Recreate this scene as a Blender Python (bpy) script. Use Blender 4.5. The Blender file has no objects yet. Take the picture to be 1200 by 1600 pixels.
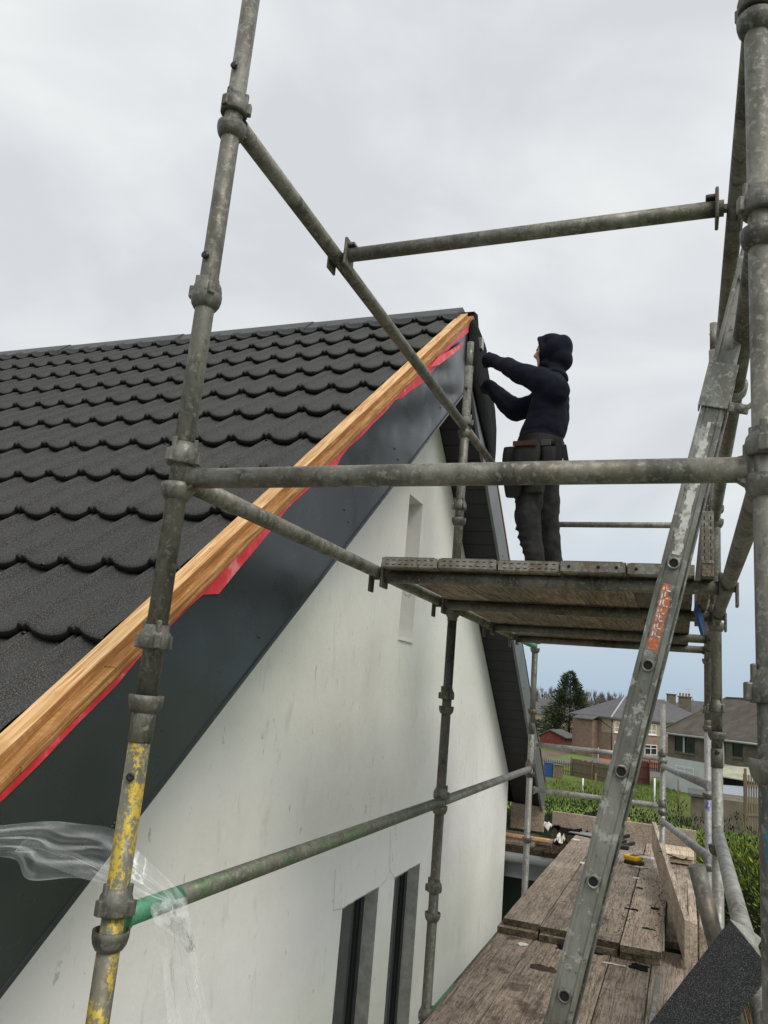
import bpy, bmesh, math, random
from mathutils import Vector, Matrix, noise
random.seed(7)
S = bpy.context.scene
COL = S.collection
H = 5.6                                   # eye height above the garden; all heights below are relative to the eye

# ------------------------------------------------------------ camera
RX = [(0.93400599, -0.00188197, 0.35725238), (0.34667956, -0.2367587, -0.90761148), (0.08629071, 0.97156666, -0.22048161)]
cd = bpy.data.cameras.new('camera'); cam = bpy.data.objects.new('camera', cd); COL.objects.link(cam)
cd.sensor_fit = 'VERTICAL'; cd.sensor_height = 36; cd.lens = 1215 / 1600 * 36
cd.clip_start = 0.05; cd.clip_end = 3000
cam.matrix_world = Matrix.Translation((0, 0, H)) @ Matrix(RX).to_4x4()
S.camera = cam

def ray(px, py):
    v = ((px - 600) / 1215, -(py - 800) / 1215, -1)
    return [sum(RX[i][j] * v[j] for j in range(3)) for i in range(3)]
def at(px, py, X=None, Y=None, Z=None):   # a measured point of the photograph on a known plane of the place
    r = ray(px, py)
    t = X / r[0] if X is not None else Y / r[1] if Y is not None else Z / r[2]
    return Vector([c * t for c in r])

# ------------------------------------------------------------ world, sun, exposure
W = bpy.data.worlds.new('World'); S.world = W; W.use_nodes = True
nt = W.node_tree; nt.nodes.clear()
def N(t, tree=None, **k):
    n = (tree or nt).nodes.new(t)
    for a, b in k.items(): setattr(n, a, b)
    return n
sun_dir = Vector((0.62, -0.50, 0.95)).normalized()
sky = N('ShaderNodeTexSky', sky_type='NISHITA', sun_disc=False)
sky.sun_elevation = math.asin(sun_dir.z); sky.sun_rotation = math.atan2(sun_dir.x, sun_dir.y)
sky.dust_density = 2
tc = N('ShaderNodeTexCoord'); L = nt.links.new
sep = N('ShaderNodeSeparateXYZ'); L(tc.outputs['Generated'], sep.inputs[0])
mp = N('ShaderNodeMapping'); mp.inputs['Location'].default_value = (.4, .1, .3); mp.inputs['Scale'].default_value = (1.2, 1.2, 2.4); L(tc.outputs['Generated'], mp.inputs[0])
nz = N('ShaderNodeTexNoise'); nz.inputs['Scale'].default_value = 2.6; nz.inputs['Detail'].default_value = 5; nz.inputs['Roughness'].default_value = .48
nz.inputs['Distortion'].default_value = .35
L(mp.outputs[0], nz.inputs['Vector'])
cr = N('ShaderNodeValToRGB')
for e, p, c in zip((0, 1), (.36, .66), ((.63, .655, .685, 1), (.80, .825, .825, 1))):
    cr.color_ramp.elements[e].position = p; cr.color_ramp.elements[e].color = c
L(nz.outputs['Fac'], cr.inputs[0])
er = N('ShaderNodeValToRGB')               # clear blue-grey gap low over the horizon
er.color_ramp.elements[0].position = .50; er.color_ramp.elements[0].color = (1, 1, 1, 1)
er.color_ramp.elements[1].position = .70; er.color_ramp.elements[1].color = (0, 0, 0, 1)
mh = N('ShaderNodeMath', operation='MULTIPLY_ADD'); L(sep.outputs['Z'], mh.inputs[0]); mh.inputs[1].default_value = .72; mh.inputs[2].default_value = .5
L(mh.outputs[0], er.inputs[0])
mx = N('ShaderNodeMix', data_type='RGBA'); L(er.outputs[0], mx.inputs['Factor']); L(cr.outputs[0], mx.inputs[6]); mx.inputs[7].default_value = (.385, .50, .615, 1)
# the cloud deck is brighter overhead and towards the hidden sun, behind the viewer
dt = N('ShaderNodeVectorMath', operation='DOT_PRODUCT'); L(tc.outputs['Generated'], dt.inputs[0]); dt.inputs[1].default_value = sun_dir
mr = N('ShaderNodeMapRange'); L(dt.outputs['Value'], mr.inputs[0])
for i, v in ((1, .55), (2, 1.0), (3, 1.05), (4, 2.0)): mr.inputs[i].default_value = v
vm = N('ShaderNodeVectorMath', operation='SCALE'); L(mx.outputs[2], vm.inputs[0]); L(mr.outputs[0], vm.inputs['Scale'])
b1 = N('ShaderNodeBackground'); b1.inputs[1].default_value = .07; L(sky.outputs[0], b1.inputs[0])
b2 = N('ShaderNodeBackground'); b2.inputs[1].default_value = 1.0; L(vm.outputs[0], b2.inputs[0])
ms = N('ShaderNodeMixShader'); ms.inputs[0].default_value = .93; L(b1.outputs[0], ms.inputs[1]); L(b2.outputs[0], ms.inputs[2])
wo = N('ShaderNodeOutputWorld'); L(ms.outputs[0], wo.inputs[0])
ld = bpy.data.lights.new('sun', 'SUN'); ld.energy = 1.5; ld.angle = math.radians(22); ld.color = (1, .93, .82)
sun = bpy.data.objects.new('sun', ld); COL.objects.link(sun); sun.location = (0, 0, 40)
sun.rotation_euler = sun_dir.to_track_quat('Z', 'Y').to_euler()
S.view_settings.view_transform = 'Standard'; S.view_settings.look = 'None'; S.view_settings.exposure = .12; S.view_settings.gamma = 1
S.cycles.max_bounces = 6; S.cycles.transparent_max_bounces = 12

# ------------------------------------------------------------ materials
def ramp(t, fac, stops):
    r = N('ShaderNodeValToRGB', t); els = r.color_ramp.elements
    while len(els) < len(stops): els.new(.5)
    for e, (p, c) in zip(els, stops): e.position = p; e.color = (*c, 1) if len(c) == 3 else c
    t.links.new(fac, r.inputs[0]); return r.outputs[0]
def mixc(t, fac, a, b, mode='MIX'):
    m = N('ShaderNodeMix', t, data_type='RGBA', blend_type=mode)
    for s, v in ((m.inputs['Factor'], fac), (m.inputs[6], a), (m.inputs[7], b)):
        if isinstance(v, (int, float)): s.default_value = v
        elif isinstance(v, tuple): s.default_value = (*v, 1)
        else: t.links.new(v, s)
    return m.outputs[2]
class Mat:
    def __init__(s, name, rough=.7, metal=0., spec=.5):
        s.m = bpy.data.materials.new(name); s.m.use_nodes = True; s.t = s.m.node_tree
        s.b = s.t.nodes['Principled BSDF']; s.b.inputs['Roughness'].default_value = rough; s.b.inputs['Metallic'].default_value = metal
        s.b.inputs['Specular IOR Level'].default_value = spec
        co = N('ShaderNodeTexCoord', s.t); oi = N('ShaderNodeObjectInfo', s.t)
        sc = N('ShaderNodeVectorMath', s.t, operation='SCALE'); s.t.links.new(oi.outputs['Random'], sc.inputs['Scale']); sc.inputs[0].default_value = (37, 53, 71)
        ad = N('ShaderNodeVectorMath', s.t, operation='ADD'); s.t.links.new(co.outputs['Object'], ad.inputs[0]); s.t.links.new(sc.outputs[0], ad.inputs[1])
        s.co = ad.outputs[0]; s.rnd = oi.outputs['Random']; s.obj = co.outputs['Object']
    def noise(s, scale, detail=4, rough=.55, stretch=(1, 1, 1), dist=0):
        mp = N('ShaderNodeMapping', s.t); mp.inputs['Scale'].default_value = stretch; s.t.links.new(s.co, mp.inputs[0])
        n = N('ShaderNodeTexNoise', s.t); s.t.links.new(mp.outputs[0], n.inputs['Vector'])
        n.inputs['Scale'].default_value = scale; n.inputs['Detail'].default_value = detail; n.inputs['Roughness'].default_value = rough; n.inputs['Distortion'].default_value = dist
        return n.outputs['Fac']
    def col(s, c):
        if isinstance(c, tuple): s.b.inputs['Base Color'].default_value = (*c, 1)
        else: s.t.links.new(c, s.b.inputs['Base Color'])
        return s
    def rough(s, c): s.t.links.new(c, s.b.inputs['Roughness']); return s
    def bump(s, h, strength=.3, dist=.01):
        b = N('ShaderNodeBump', s.t); b.inputs['Strength'].default_value = strength; b.inputs['Distance'].default_value = dist
        s.t.links.new(h, b.inputs['Height']); s.t.links.new(b.outputs[0], s.b.inputs['Normal']); return s

def steel(name, light=(.22, .21, .178), dark=(.072, .069, .056), paint=None, amt=.5, spl=.70):
    m = Mat(name, .55, .35)
    st = (1, 1, .35)
    c = ramp(m.t, m.noise(7, 7, .7, st), [(.36, dark), (.5, tuple((a + b) / 2 for a, b in zip(light, dark))), (.63, light)])
    c = mixc(m.t, ramp(m.t, m.noise(28, 6, .7, (1, 1, .5)), [(.52, (0, 0, 0)), (.62, (.6, .6, .6))]), c, tuple(v * .55 for v in dark))
    c = mixc(m.t, ramp(m.t, m.noise(75, 5, .7), [(.54, (0, 0, 0)), (.60, (.55, .55, .55))]), c, tuple(v * 1.35 for v in light))
    c = mixc(m.t, ramp(m.t, m.noise(4, 5, .6, (1, 1, .6)), [(.56, (0, 0, 0)), (.68, (.35, .35, .35))]), c, (.15, .10, .06))
    c = mixc(m.t, ramp(m.t, m.noise(23, 5, .6), [(spl, (0, 0, 0)), (spl + .03, (.55, .55, .55))]), c, (.48, .46, .42))
    if paint:
        f = ramp(m.t, m.noise(14, 8, .75, (1, 1, .5)), [(amt, (0, 0, 0)), (amt + .025, (1, 1, 1))])
        f2 = ramp(m.t, m.noise(90, 3, .7), [(.42, (.15, .15, .15)), (.5, (1, 1, 1))])
        c = mixc(m.t, mixc(m.t, 1.0, f, f2, 'MULTIPLY'), c, paint)
    m.col(c); m.rough(ramp(m.t, m.noise(30), [(.3, (.38,) * 3), (.7, (.72,) * 3)])); m.bump(m.noise(120, 4), .25, .002)
    return m.m
M = {}
M['steel'] = steel('galvanised steel')
M['steel_dark'] = steel('dull dark galvanised steel', (.165, .158, .135), (.06, .057, .045))
M['steel_brown'] = steel('rust-browned steel', (.20, .17, .135), (.085, .07, .055))
M['steel_pale'] = steel('pale galvanised steel', (.36, .355, .32), (.17, .165, .145))
M['steel_yellow'] = steel('steel with worn yellow paint', (.20, .195, .15), (.09, .085, .06), (.44, .32, .04), .49)
M['steel_green'] = steel('steel with worn green paint', (.18, .18, .145), (.08, .08, .06), (.09, .17, .07), .52)
M['green_paint'] = steel('bright green painted steel', (.10, .30, .19), (.05, .19, .12), (.09, .28, .16), .3)
M['steel_purple'] = steel('steel marked with blue and violet ink', (.34, .335, .34), (.19, .18, .19), (.07, .06, .24), .60)
M['steel_teal'] = steel('steel with dark green splashes', (.32, .32, .30), (.17, .168, .15), (.03, .11, .10), .60)
M['band'] = steel('dirty galvanised band', (.30, .285, .245), (.14, .125, .10), (.17, .125, .08), .52)
M['cup'] = steel('cast cup steel', (.175, .168, .145), (.06, .057, .046), spl=.74)
m = Mat('blue splash paint', .5); m.col(ramp(m.t, m.noise(40), [(.42, (.008, .10, .19)), (.6, (.015, .17, .27))])); M['blue_paint'] = m.m
# aluminium ladder
m = Mat('weathered aluminium', .5, .45)
c = ramp(m.t, m.noise(10, 6, .65, (1, 1, .25)), [(.36, (.095, .092, .078)), (.5, (.17, .166, .145)), (.64, (.28, .275, .245))])
c = mixc(m.t, ramp(m.t, m.noise(26, 6, .7), [(.56, (0, 0, 0)), (.62, (.7, .7, .7))]), c, (.50, .49, .45))
c = mixc(m.t, ramp(m.t, m.noise(38, 6, .75), [(.58, (0, 0, 0)), (.63, (.8, .8, .8))]), c, (.09, .075, .06))
m.col(c).bump(m.noise(60), .2, .002); M['alu'] = m.m
m = Mat('plaster splatter', .85); m.col(ramp(m.t, m.noise(50, 6, .7), [(.40, (.25, .24, .22)), (.55, (.62, .61, .58))])).bump(m.noise(60), .6, .004); M['splat'] = m.m
m = Mat('worn orange sticker', .5)
m.col(ramp(m.t, m.noise(70, 5, .75), [(.43, (.20, .19, .17)), (.47, (.55, .11, .03)), (.56, (.66, .17, .05)), (.60, (.42, .38, .33))])); M['sticker'] = m.m
m = Mat('white sticker lettering', .6); m.col(ramp(m.t, m.noise(90, 4), [(.42, (.5, .25, .15)), (.5, (.75, .74, .7))])); M['letter'] = m.m
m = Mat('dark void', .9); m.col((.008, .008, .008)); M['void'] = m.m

def wood(name, cols, stretch=(9, .7, 9), stain=(.05, .035, .025), st=.62, rough=.9, bump=.4, var=.18):
    m = Mat(name, rough, 0, .25)
    g = m.noise(9, 8, .65, stretch, .4)
    c = ramp(m.t, g, [(.36, cols[0]), (.5, cols[1]), (.64, cols[2])])
    c = mixc(m.t, ramp(m.t, m.noise(22, 7, .75, (stretch[0] * .7, stretch[1] * 2.2, stretch[2] * .7)), [(.50, (0, 0, 0)), (.60, (.7, .7, .7))]), c, tuple(v * .55 for v in cols[0]))
    c = mixc(m.t, ramp(m.t, m.noise(2.0, 6, .7), [(.48, (0, 0, 0)), (.62, (.5, .5, .5))]), c, tuple(v * 1.25 for v in cols[2]))
    c = mixc(m.t, ramp(m.t, m.noise(3.2, 7, .7), [(st - .06, (0, 0, 0)), (st + .03, (.75, .75, .75))]), c, stain)
    c = mixc(m.t, ramp(m.t, m.noise(38, 6, .7, (stretch[0] * .16, stretch[1] * .45, stretch[2] * .16)), [(.57, (0, 0, 0)), (.65, (.6, .6, .6))]), c, stain)
    c = mixc(m.t, ramp(m.t, m.noise(2.6, 5, .55, (stretch[0] * 1.6, stretch[1] * .55, stretch[2] * 1.6), .25), [(.475, (0, 0, 0)), (.497, (.8, .8, .8)), (.503, (.8, .8, .8)), (.525, (0, 0, 0))]), c, tuple(v * .4 for v in cols[0]))
    hv = N('ShaderNodeHueSaturation', m.t); mr = N('ShaderNodeMapRange', m.t); m.t.links.new(m.rnd, mr.inputs[0]); mr.inputs[3].default_value = 1 - var; mr.inputs[4].default_value = 1 + var
    m.t.links.new(mr.outputs[0], hv.inputs['Value']); m.t.links.new(c, hv.inputs['Color'])
    m.col(hv.outputs[0]).bump(m.noise(12, 8, .7, stretch), bump, .006); return m.m
M['board'] = wood('weathered scaffold board', [(.165, .128, .10), (.295, .235, .185), (.40, .33, .27)])
M['board_pale'] = wood('pale scaffold board', [(.25, .19, .145), (.37, .30, .235), (.46, .385, .315)], st=.72)
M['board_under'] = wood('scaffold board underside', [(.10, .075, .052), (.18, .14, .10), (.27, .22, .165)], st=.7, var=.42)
M['board_edge'] = wood('rotten board end', [(.05, .045, .03), (.12, .10, .065), (.20, .165, .11)], (3, 3, 3), st=.55)
M['offcut'] = wood('fresh sawn offcut', [(.42, .32, .22), (.55, .44, .32), (.62, .52, .40)], st=.85)
M['timber'] = wood('new orange treated batten', [(.36, .155, .045), (.58, .30, .11), (.72, .44, .20)], (1.2, 1.2, 26), (.16, .07, .025), .80, .65, .15)
m = Mat('batten timber', .6, 0, .3)      # grain runs down the slope
mp = N('ShaderNodeMapping', m.t); mp.vector_type = 'TEXTURE'; mp.inputs['Rotation'].default_value = (math.atan(.815), 0, 0); m.t.links.new(m.co, mp.inputs[0])
mp2 = N('ShaderNodeMapping', m.t); mp2.inputs['Scale'].default_value = (14, .9, 14); m.t.links.new(mp.outputs[0], mp2.inputs[0])
n1 = N('ShaderNodeTexNoise', m.t); n1.inputs['Scale'].default_value = 8; n1.inputs['Detail'].default_value = 8; n1.inputs['Distortion'].default_value = .6; m.t.links.new(mp2.outputs[0], n1.inputs['Vector'])
mp3 = N('ShaderNodeMapping', m.t); mp3.inputs['Scale'].default_value = (.6, 16, .6); m.t.links.new(mp.outputs[0], mp3.inputs[0])
n2 = N('ShaderNodeTexNoise', m.t); n2.inputs['Scale'].default_value = 9; n2.inputs['Detail'].default_value = 3; m.t.links.new(mp3.outputs[0], n2.inputs['Vector'])
c = ramp(m.t, n1.outputs['Fac'], [(.36, (.24, .10, .03)), (.5, (.36, .175, .06)), (.64, (.50, .28, .11))])
c = mixc(m.t, ramp(m.t, n2.outputs['Fac'], [(.42, (0, 0, 0)), (.62, (.55, .55, .55))]), c, (.30, .135, .04))
c = mixc(m.t, ramp(m.t, m.noise(5, 6, .7), [(.68, (0, 0, 0)), (.74, (.7, .7, .7))]), c, (.17, .075, .025))
m.col(c).bump(n1.outputs['Fac'], .15, .003); M['lath'] = m.m
m = Mat('batten top timber', .6, 0, .3)
mp = N('ShaderNodeMapping', m.t); mp.vector_type = 'TEXTURE'; mp.inputs['Rotation'].default_value = (math.atan(.815), 0, 0); m.t.links.new(m.co, mp.inputs[0])
mp2 = N('ShaderNodeMapping', m.t); mp2.inputs['Scale'].default_value = (12, .6, 12); m.t.links.new(mp.outputs[0], mp2.inputs[0])
n1 = N('ShaderNodeTexNoise', m.t); n1.inputs['Scale'].default_value = 9; n1.inputs['Detail'].default_value = 8; n1.inputs['Distortion'].default_value = .8; m.t.links.new(mp2.outputs[0], n1.inputs['Vector'])
c = ramp(m.t, n1.outputs['Fac'], [(.34, (.42, .20, .065)), (.5, (.62, .37, .16)), (.66, (.76, .53, .29))])
c = mixc(m.t, ramp(m.t, m.noise(3, 6, .7), [(.55, (0, 0, 0)), (.68, (.6, .6, .6))]), c, (.36, .17, .06))
c = mixc(m.t, ramp(m.t, m.noise(17, 4, .7), [(.66, (0, 0, 0)), (.70, (.8, .8, .8))]), c, (.12, .055, .02))
m.col(c).bump(n1.outputs['Fac'], .2, .003); M['batten'] = m.m
# render wall
m = Mat('off white rendered wall', .9, 0, .2)
c = ramp(m.t, m.noise(.9, 5, .6), [(.40, (.76, .75, .715)), (.6, (.82, .81, .775))])
c = mixc(m.t, ramp(m.t, m.noise(7, 6, .65, (1, 1.8, .6), .5), [(.59, (0, 0, 0)), (.70, (.36, .36, .36))]), c, (.52, .505, .46))
c = mixc(m.t, ramp(m.t, m.noise(15, 6, .65, (1, 1.5, .6), .6), [(.66, (0, 0, 0)), (.69, (.6, .6, .6))]), c, (.33, .32, .28))
c = mixc(m.t, ramp(m.t, m.noise(1.7, 5, .6, (1, 1, .5)), [(.52, (0, 0, 0)), (.66, (.22, .22, .22))]), c, (.63, .61, .55))
c = mixc(m.t, ramp(m.t, m.noise(26, 5, .65, (1, 1.2, .55), .5), [(.63, (0, 0, 0)), (.66, (.5, .5, .5))]), c, (.85, .84, .79))
m.col(c).bump(m.noise(13, 8, .65), .40, .012); M['render'] = m.m
m = Mat('cement reveal and recess shade', .95); m.col(ramp(m.t, m.noise(14, 7, .7), [(.35, (.30, .295, .275)), (.65, (.48, .47, .445))])).bump(m.noise(20, 6), .5, .01); M['cement'] = m.m
m = Mat('hairline crack', .9); m.col((.34, .33, .30)); M['crack'] = m.m
# stone-coated tile
m = Mat('black stone-coated steel', .82, 0, .35)
sp = m.noise(300, 3, .8); c = ramp(m.t, sp, [(.40, (.013, .013, .0125)), (.52, (.036, .035, .034)), (.60, (.12, .118, .11))])
c = mixc(m.t, ramp(m.t, m.noise(1.3, 4), [(.4, (.0, .0, .0)), (.7, (.35, .35, .35))]), c, (.055, .054, .050))
m.col(c).bump(m.noise(260, 2), .5, .005); M['tile'] = m.m
m = Mat('tile lip with shade painted in', .7, 0, .2); m.col((.012, .012, .012)); M['tile_lip_shade'] = m.m  # near-black lip colour: the shade on the upright tile edge is painted in
m = Mat('black stone-chip flashing', .85, 0, .35)
c = ramp(m.t, m.noise(360, 3, .8), [(.42, (.007, .007, .008)), (.54, (.020, .020, .021)), (.62, (.15, .155, .15))])
m.col(c).bump(m.noise(500, 2), .7, .004); M['chip'] = m.m
m = Mat('smooth black ridge', .5); m.col(ramp(m.t, m.noise(60), [(.3, (.020, .021, .022)), (.7, (.034, .035, .036))])).bump(m.noise(300, 2), .2, .002); M['ridge'] = m.m
m = Mat('anthracite fascia metal', .36, .25, .5)
m.col(ramp(m.t, m.noise(2.2, 5), [(.3, (.028, .034, .038)), (.7, (.044, .050, .055))])); m.rough(ramp(m.t, m.noise(5, 5), [(.3, (.22,) * 3), (.7, (.36,) * 3)])); m.bump(m.noise(1.6, 2, .4), .5, .05); M['fascia'] = m.m
m = Mat('grey fascia metal', .45, .2); m.col(ramp(m.t, m.noise(3, 5), [(.3, (.10, .105, .11)), (.7, (.15, .155, .16))])); M['fascia_grey'] = m.m
m = Mat('dark soffit board', .55, 0, .4); m.col(ramp(m.t, m.noise(5, 5), [(.3, (.012, .013, .0145)), (.7, (.019, .020, .022))])); M['soffit'] = m.m
m = Mat('red membrane', .42); m.col(ramp(m.t, m.noise(12, 5), [(.36, (.55, .02, .032)), (.58, (.72, .05, .07)), (.68, (.78, .22, .25))])).bump(m.noise(22, 5), .5, .01); M['red'] = m.m
m = Mat('black felt', .9, 0, .15); m.col((.006, .006, .0065)).bump(m.noise(12, 6), .9, .03); M['felt'] = m.m
m = Mat('dark frame', .35); m.col((.018, .02, .022)); M['frame'] = m.m
m = Mat('window glass', .06, 0, .8); m.col((.075, .085, .08)); M['glass'] = m.m
m = Mat('pale glass reflection', .7); m.col((.25, .27, .255)); M['reflection'] = m.m
m = Mat('screw', .4, .8); m.col((.05, .05, .05)); M['screw'] = m.m
m = Mat('zinc screw', .4, .8); m.col((.35, .35, .34)); M['zinc'] = m.m
# clear polythene
m = Mat('clear polythene', .12, 0, .6); m.col((.85, .88, .88))
tb = N('ShaderNodeBsdfTransparent', m.t); lw = N('ShaderNodeLayerWeight', m.t); lw.inputs[0].default_value = .35
bp = N('ShaderNodeBump', m.t); bp.inputs['Strength'].default_value = .6; bp.inputs['Distance'].default_value = .02; m.t.links.new(m.noise(20, 5, .5, (1, 1, .25)), bp.inputs['Height']); m.t.links.new(bp.outputs[0], m.b.inputs['Normal'])
f = ramp(m.t, m.noise(9, 3, .5, (1, 1, .30), .8), [(.45, (.035,) * 3), (.60, (.09,) * 3), (.655, (.22,) * 3), (.67, (.8,) * 3), (.69, (.15,) * 3)])  # thin streaks of higher opacity paint in highlights along the creases
ad = N('ShaderNodeMath', m.t, operation='MULTIPLY_ADD'); m.t.links.new(lw.outputs['Facing'], ad.inputs[0]); ad.inputs[1].default_value = .62; m.t.links.new(f, ad.inputs[2]); ad.use_clamp = True
mxs = N('ShaderNodeMixShader', m.t); m.t.links.new(ad.outputs[0], mxs.inputs[0]); m.t.links.new(tb.outputs[0], mxs.inputs[1]); m.t.links.new(m.b.outputs[0], mxs.inputs[2])
m.t.links.new(mxs.outputs[0], m.t.nodes['Material Output'].inputs[0]); M['poly'] = m.m

def plain(name, c0, c1, scale=6, rough=.85, bump=0, metal=0, stretch=(1, 1, 1)):
    m = Mat(name, rough, metal, .3); n_ = m.noise(scale, 6, .6, stretch)
    m.col(ramp(m.t, n_, [(.3, c0), (.7, c1)]))
    if bump: m.bump(n_, bump, .05)
    return m.m
M['hoodie'] = plain('navy hoodie', (.0022, .0028, .008), (.0042, .0055, .016), 20, 1.0)
M['trousers'] = plain('dark grey work trousers', (.009, .009, .0095), (.030, .0295, .029), 14, .95)
M['leather'] = plain('dark leather', (.006, .006, .007), (.014, .012, .012), 20, .7)
M['binding'] = plain('red-brown binding', (.035, .012, .010), (.055, .02, .016), 20, .8)
M['skin'] = plain('skin', (.42, .22, .17), (.52, .29, .22), 20, .6)
M['glove'] = plain('black glove', (.008, .008, .009), (.02, .02, .02), 30, .9)
M['boot'] = plain('black boot', (.01, .01, .01), (.02, .018, .015), 30, .7)
M['logo'] = plain('pale grey logo', (.05, .052, .06), (.09, .09, .10), 60, .9)
M['yellow'] = plain('yellow plastic', (.60, .36, .01), (.70, .44, .02), 20, .45)
M['black'] = plain('black plastic', (.012, .012, .012), (.025, .025, .025), 20, .5)
M['paper'] = plain('crumpled off-white wrapper', (.55, .53, .46), (.70, .68, .62), 20, .7)
M['card'] = plain('yellowish cardboard', (.42, .25, .08), (.52, .33, .13), 9, .8)
M['slate'] = plain('grey slate offcut', (.18, .19, .20), (.30, .31, .32), 12, .6)
M['grit'] = plain('dark grit and bark', (.02, .015, .010), (.09, .06, .04), 40, .95, .5)
M['gutter'] = plain('grey gutter', (.13, .14, .145), (.20, .21, .215), 6, .6)
M['greenwall'] = plain('dark green cladding', (.010, .020, .016), (.018, .032, .026), 4, .7)
M['blue_plastic'] = plain('blue plastic', (.02, .06, .18), (.03, .09, .24), 6, .5)

# ------------------------------------------------------------ mesh builder
class MB:
    def __init__(s): s.v = []; s.f = []; s.mi = []; s.sm = []
    def add(s, vs, fs, mi=0, smooth=False):
        o = len(s.v); s.v += [Vector(v) for v in vs]
        for f in fs: s.f.append([i + o for i in f]); s.mi.append(mi); s.sm.append(smooth)
        return s
    def box(s, a, b, mi=0, mat=None):
        vs = [(x, y, z) for x in (a[0], b[0]) for y in (a[1], b[1]) for z in (a[2], b[2])]
        if mat: vs = [mat @ Vector(v) for v in vs]
        return s.add(vs, [(0, 1, 3, 2), (4, 6, 7, 5), (0, 4, 5, 1), (2, 3, 7, 6), (0, 2, 6, 4), (1, 5, 7, 3)], mi)
    def bbox(s, a, b, ch=.004, mi=0, mat=None):      # box with chamfered long edges along its longest axis
        bm = bmesh.new(); bmesh.ops.create_cube(bm, size=1)
        for v in bm.verts: v.co = Vector([(a[i] + b[i]) / 2 + v.co[i] * (b[i] - a[i]) for i in range(3)])
        bmesh.ops.bevel(bm, geom=bm.edges[:], offset=ch, segments=2, profile=.5, affect='EDGES')
        vs = [v.co.copy() for v in bm.verts]; bm.verts.index_update(); fs = [[v.index for v in f.verts] for f in bm.faces]; bm.free()
        if mat: vs = [mat @ v for v in vs]
        return s.add(vs, fs, mi)
    def frame(s, d):
        d = d.normalized(); u = d.cross(Vector((0, 0, 1)))
        if u.length < .05: u = Vector((1, 0, 0))
        u.normalize(); return u, d.cross(u)
    def tube(s, p0, p1, r, seg=20, mi=0, r1=None, cap=True, hollow=False):
        p0, p1 = Vector(p0), Vector(p1); u, w = s.frame(p1 - p0); r1 = r if r1 is None else r1
        vs = []; fs = []
        for p, q in ((p0, r), (p1, r1)):
            for k in range(seg):
                a = 2 * math.pi * k / seg; vs.append(p + u * math.cos(a) * q + w * math.sin(a) * q)
        for k in range(seg): fs.append((k, (k + 1) % seg, seg + (k + 1) % seg, seg + k))
        s.add(vs, fs, mi, True)
        if cap and not hollow:
            s.add(vs[:seg], [list(range(seg))[::-1]], mi); s.add(vs[seg:], [list(range(seg))], mi)
        if hollow:
            d = (p1 - p0).normalized() * .06
            for p, sg in ((p0, 1), (p1, -1)):
                ins = []; 
                for q, off in ((r, 0), (r * .85, 0), (r * .85, 1)):
                    for k in range(seg):
                        a = 2 * math.pi * k / seg; ins.append(p + u * math.cos(a) * q + w * math.sin(a) * q + d * off * sg)
                ff = [(j * seg + k, j * seg + (k + 1) % seg, (j + 1) * seg + (k + 1) % seg, (j + 1) * seg + k) for j in range(2) for k in range(seg)]
                s.add(ins, ff, mi, False); s.add(ins[2 * seg:], [list(range(seg))], mi)
        return s
    def lathe(s, p, d, prof, seg=24, mi=0, arc=None):
        p = Vector(p); d = Vector(d).normalized(); u, w = s.frame(d); n = len(prof)
        vs = [p + d * h + (u * math.cos(2 * math.pi * k / seg) + w * math.sin(2 * math.pi * k / seg)) * r for r, h in prof for k in range(seg)]
        fs = [(j * seg + k, j * seg + (k + 1) % seg, (j + 1) * seg + (k + 1) % seg, (j + 1) * seg + k) for j in range(n - 1) for k in range(seg)]
        return s.add(vs, fs, mi, True)
    def beam(s, p0, p1, w, h, up=(0, 0, 1), mi=0, ch=0):   # w across, h along up
        p0, p1 = Vector(p0), Vector(p1); d = (p1 - p0); ln = d.length; d.normalize(); side = d.cross(Vector(up)).normalized(); u = side.cross(d)
        m_ = Matrix((side, d, u)).transposed().to_4x4(); m_.translation = p0
        if ch: return s.bbox((-w / 2, 0, -h / 2), (w / 2, ln, h / 2), ch, mi, m_)
        return s.box((-w / 2, 0, -h / 2), (w / 2, ln, h / 2), mi, m_)
    def poly(s, pts, mi=0): return s.add(pts, [list(range(len(pts)))], mi)
    def prism(s, pts, off, mi=0):
        n = len(pts); off = Vector(off); vs = [Vector(p) for p in pts] + [Vector(p) + off for p in pts]
        return s.add(vs, [list(range(n))[::-1], [n + i for i in range(n)]] + [(i, (i + 1) % n, n + (i + 1) % n, n + i) for i in range(n)], mi)

def mesh(name, mb, mats, origin):
    me = bpy.data.meshes.new(name); o = Vector(origin)
    me.from_pydata([v - o for v in mb.v], [], mb.f)
    for mt in (mats if isinstance(mats, (list, tuple)) else [mats]): me.materials.append(M[mt] if isinstance(mt, str) else mt)
    for p, i, sm in zip(me.polygons, mb.mi, mb.sm): p.material_index = i; p.use_smooth = sm
    bm = bmesh.new(); bm.from_mesh(me); bmesh.ops.remove_doubles(bm, verts=bm.verts, dist=1e-5) if len(bm.verts) < 4000 else None
    bmesh.ops.recalc_face_normals(bm, faces=bm.faces); bm.to_mesh(me); bm.free()
    me.update(); return me
def link(o):
    COL.objects.link(o); return o
def tagit(o, label=None, cat=None, group=None, kind=None):
    for k, v in (('label', label), ('category', cat), ('group', group), ('kind', kind)):
        if v: o[k] = v
    return o
def thing(name, label, cat, loc, group=None):
    o = link(bpy.data.objects.new(name, None)); o.empty_display_size = .1
    o.location = (loc[0], loc[1], loc[2] + H); return tagit(o, label, cat, group)
def wloc(o):
    v = o.location.copy(); p = o.parent
    while p: v += p.location; p = p.parent
    v.z -= H; return v
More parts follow.
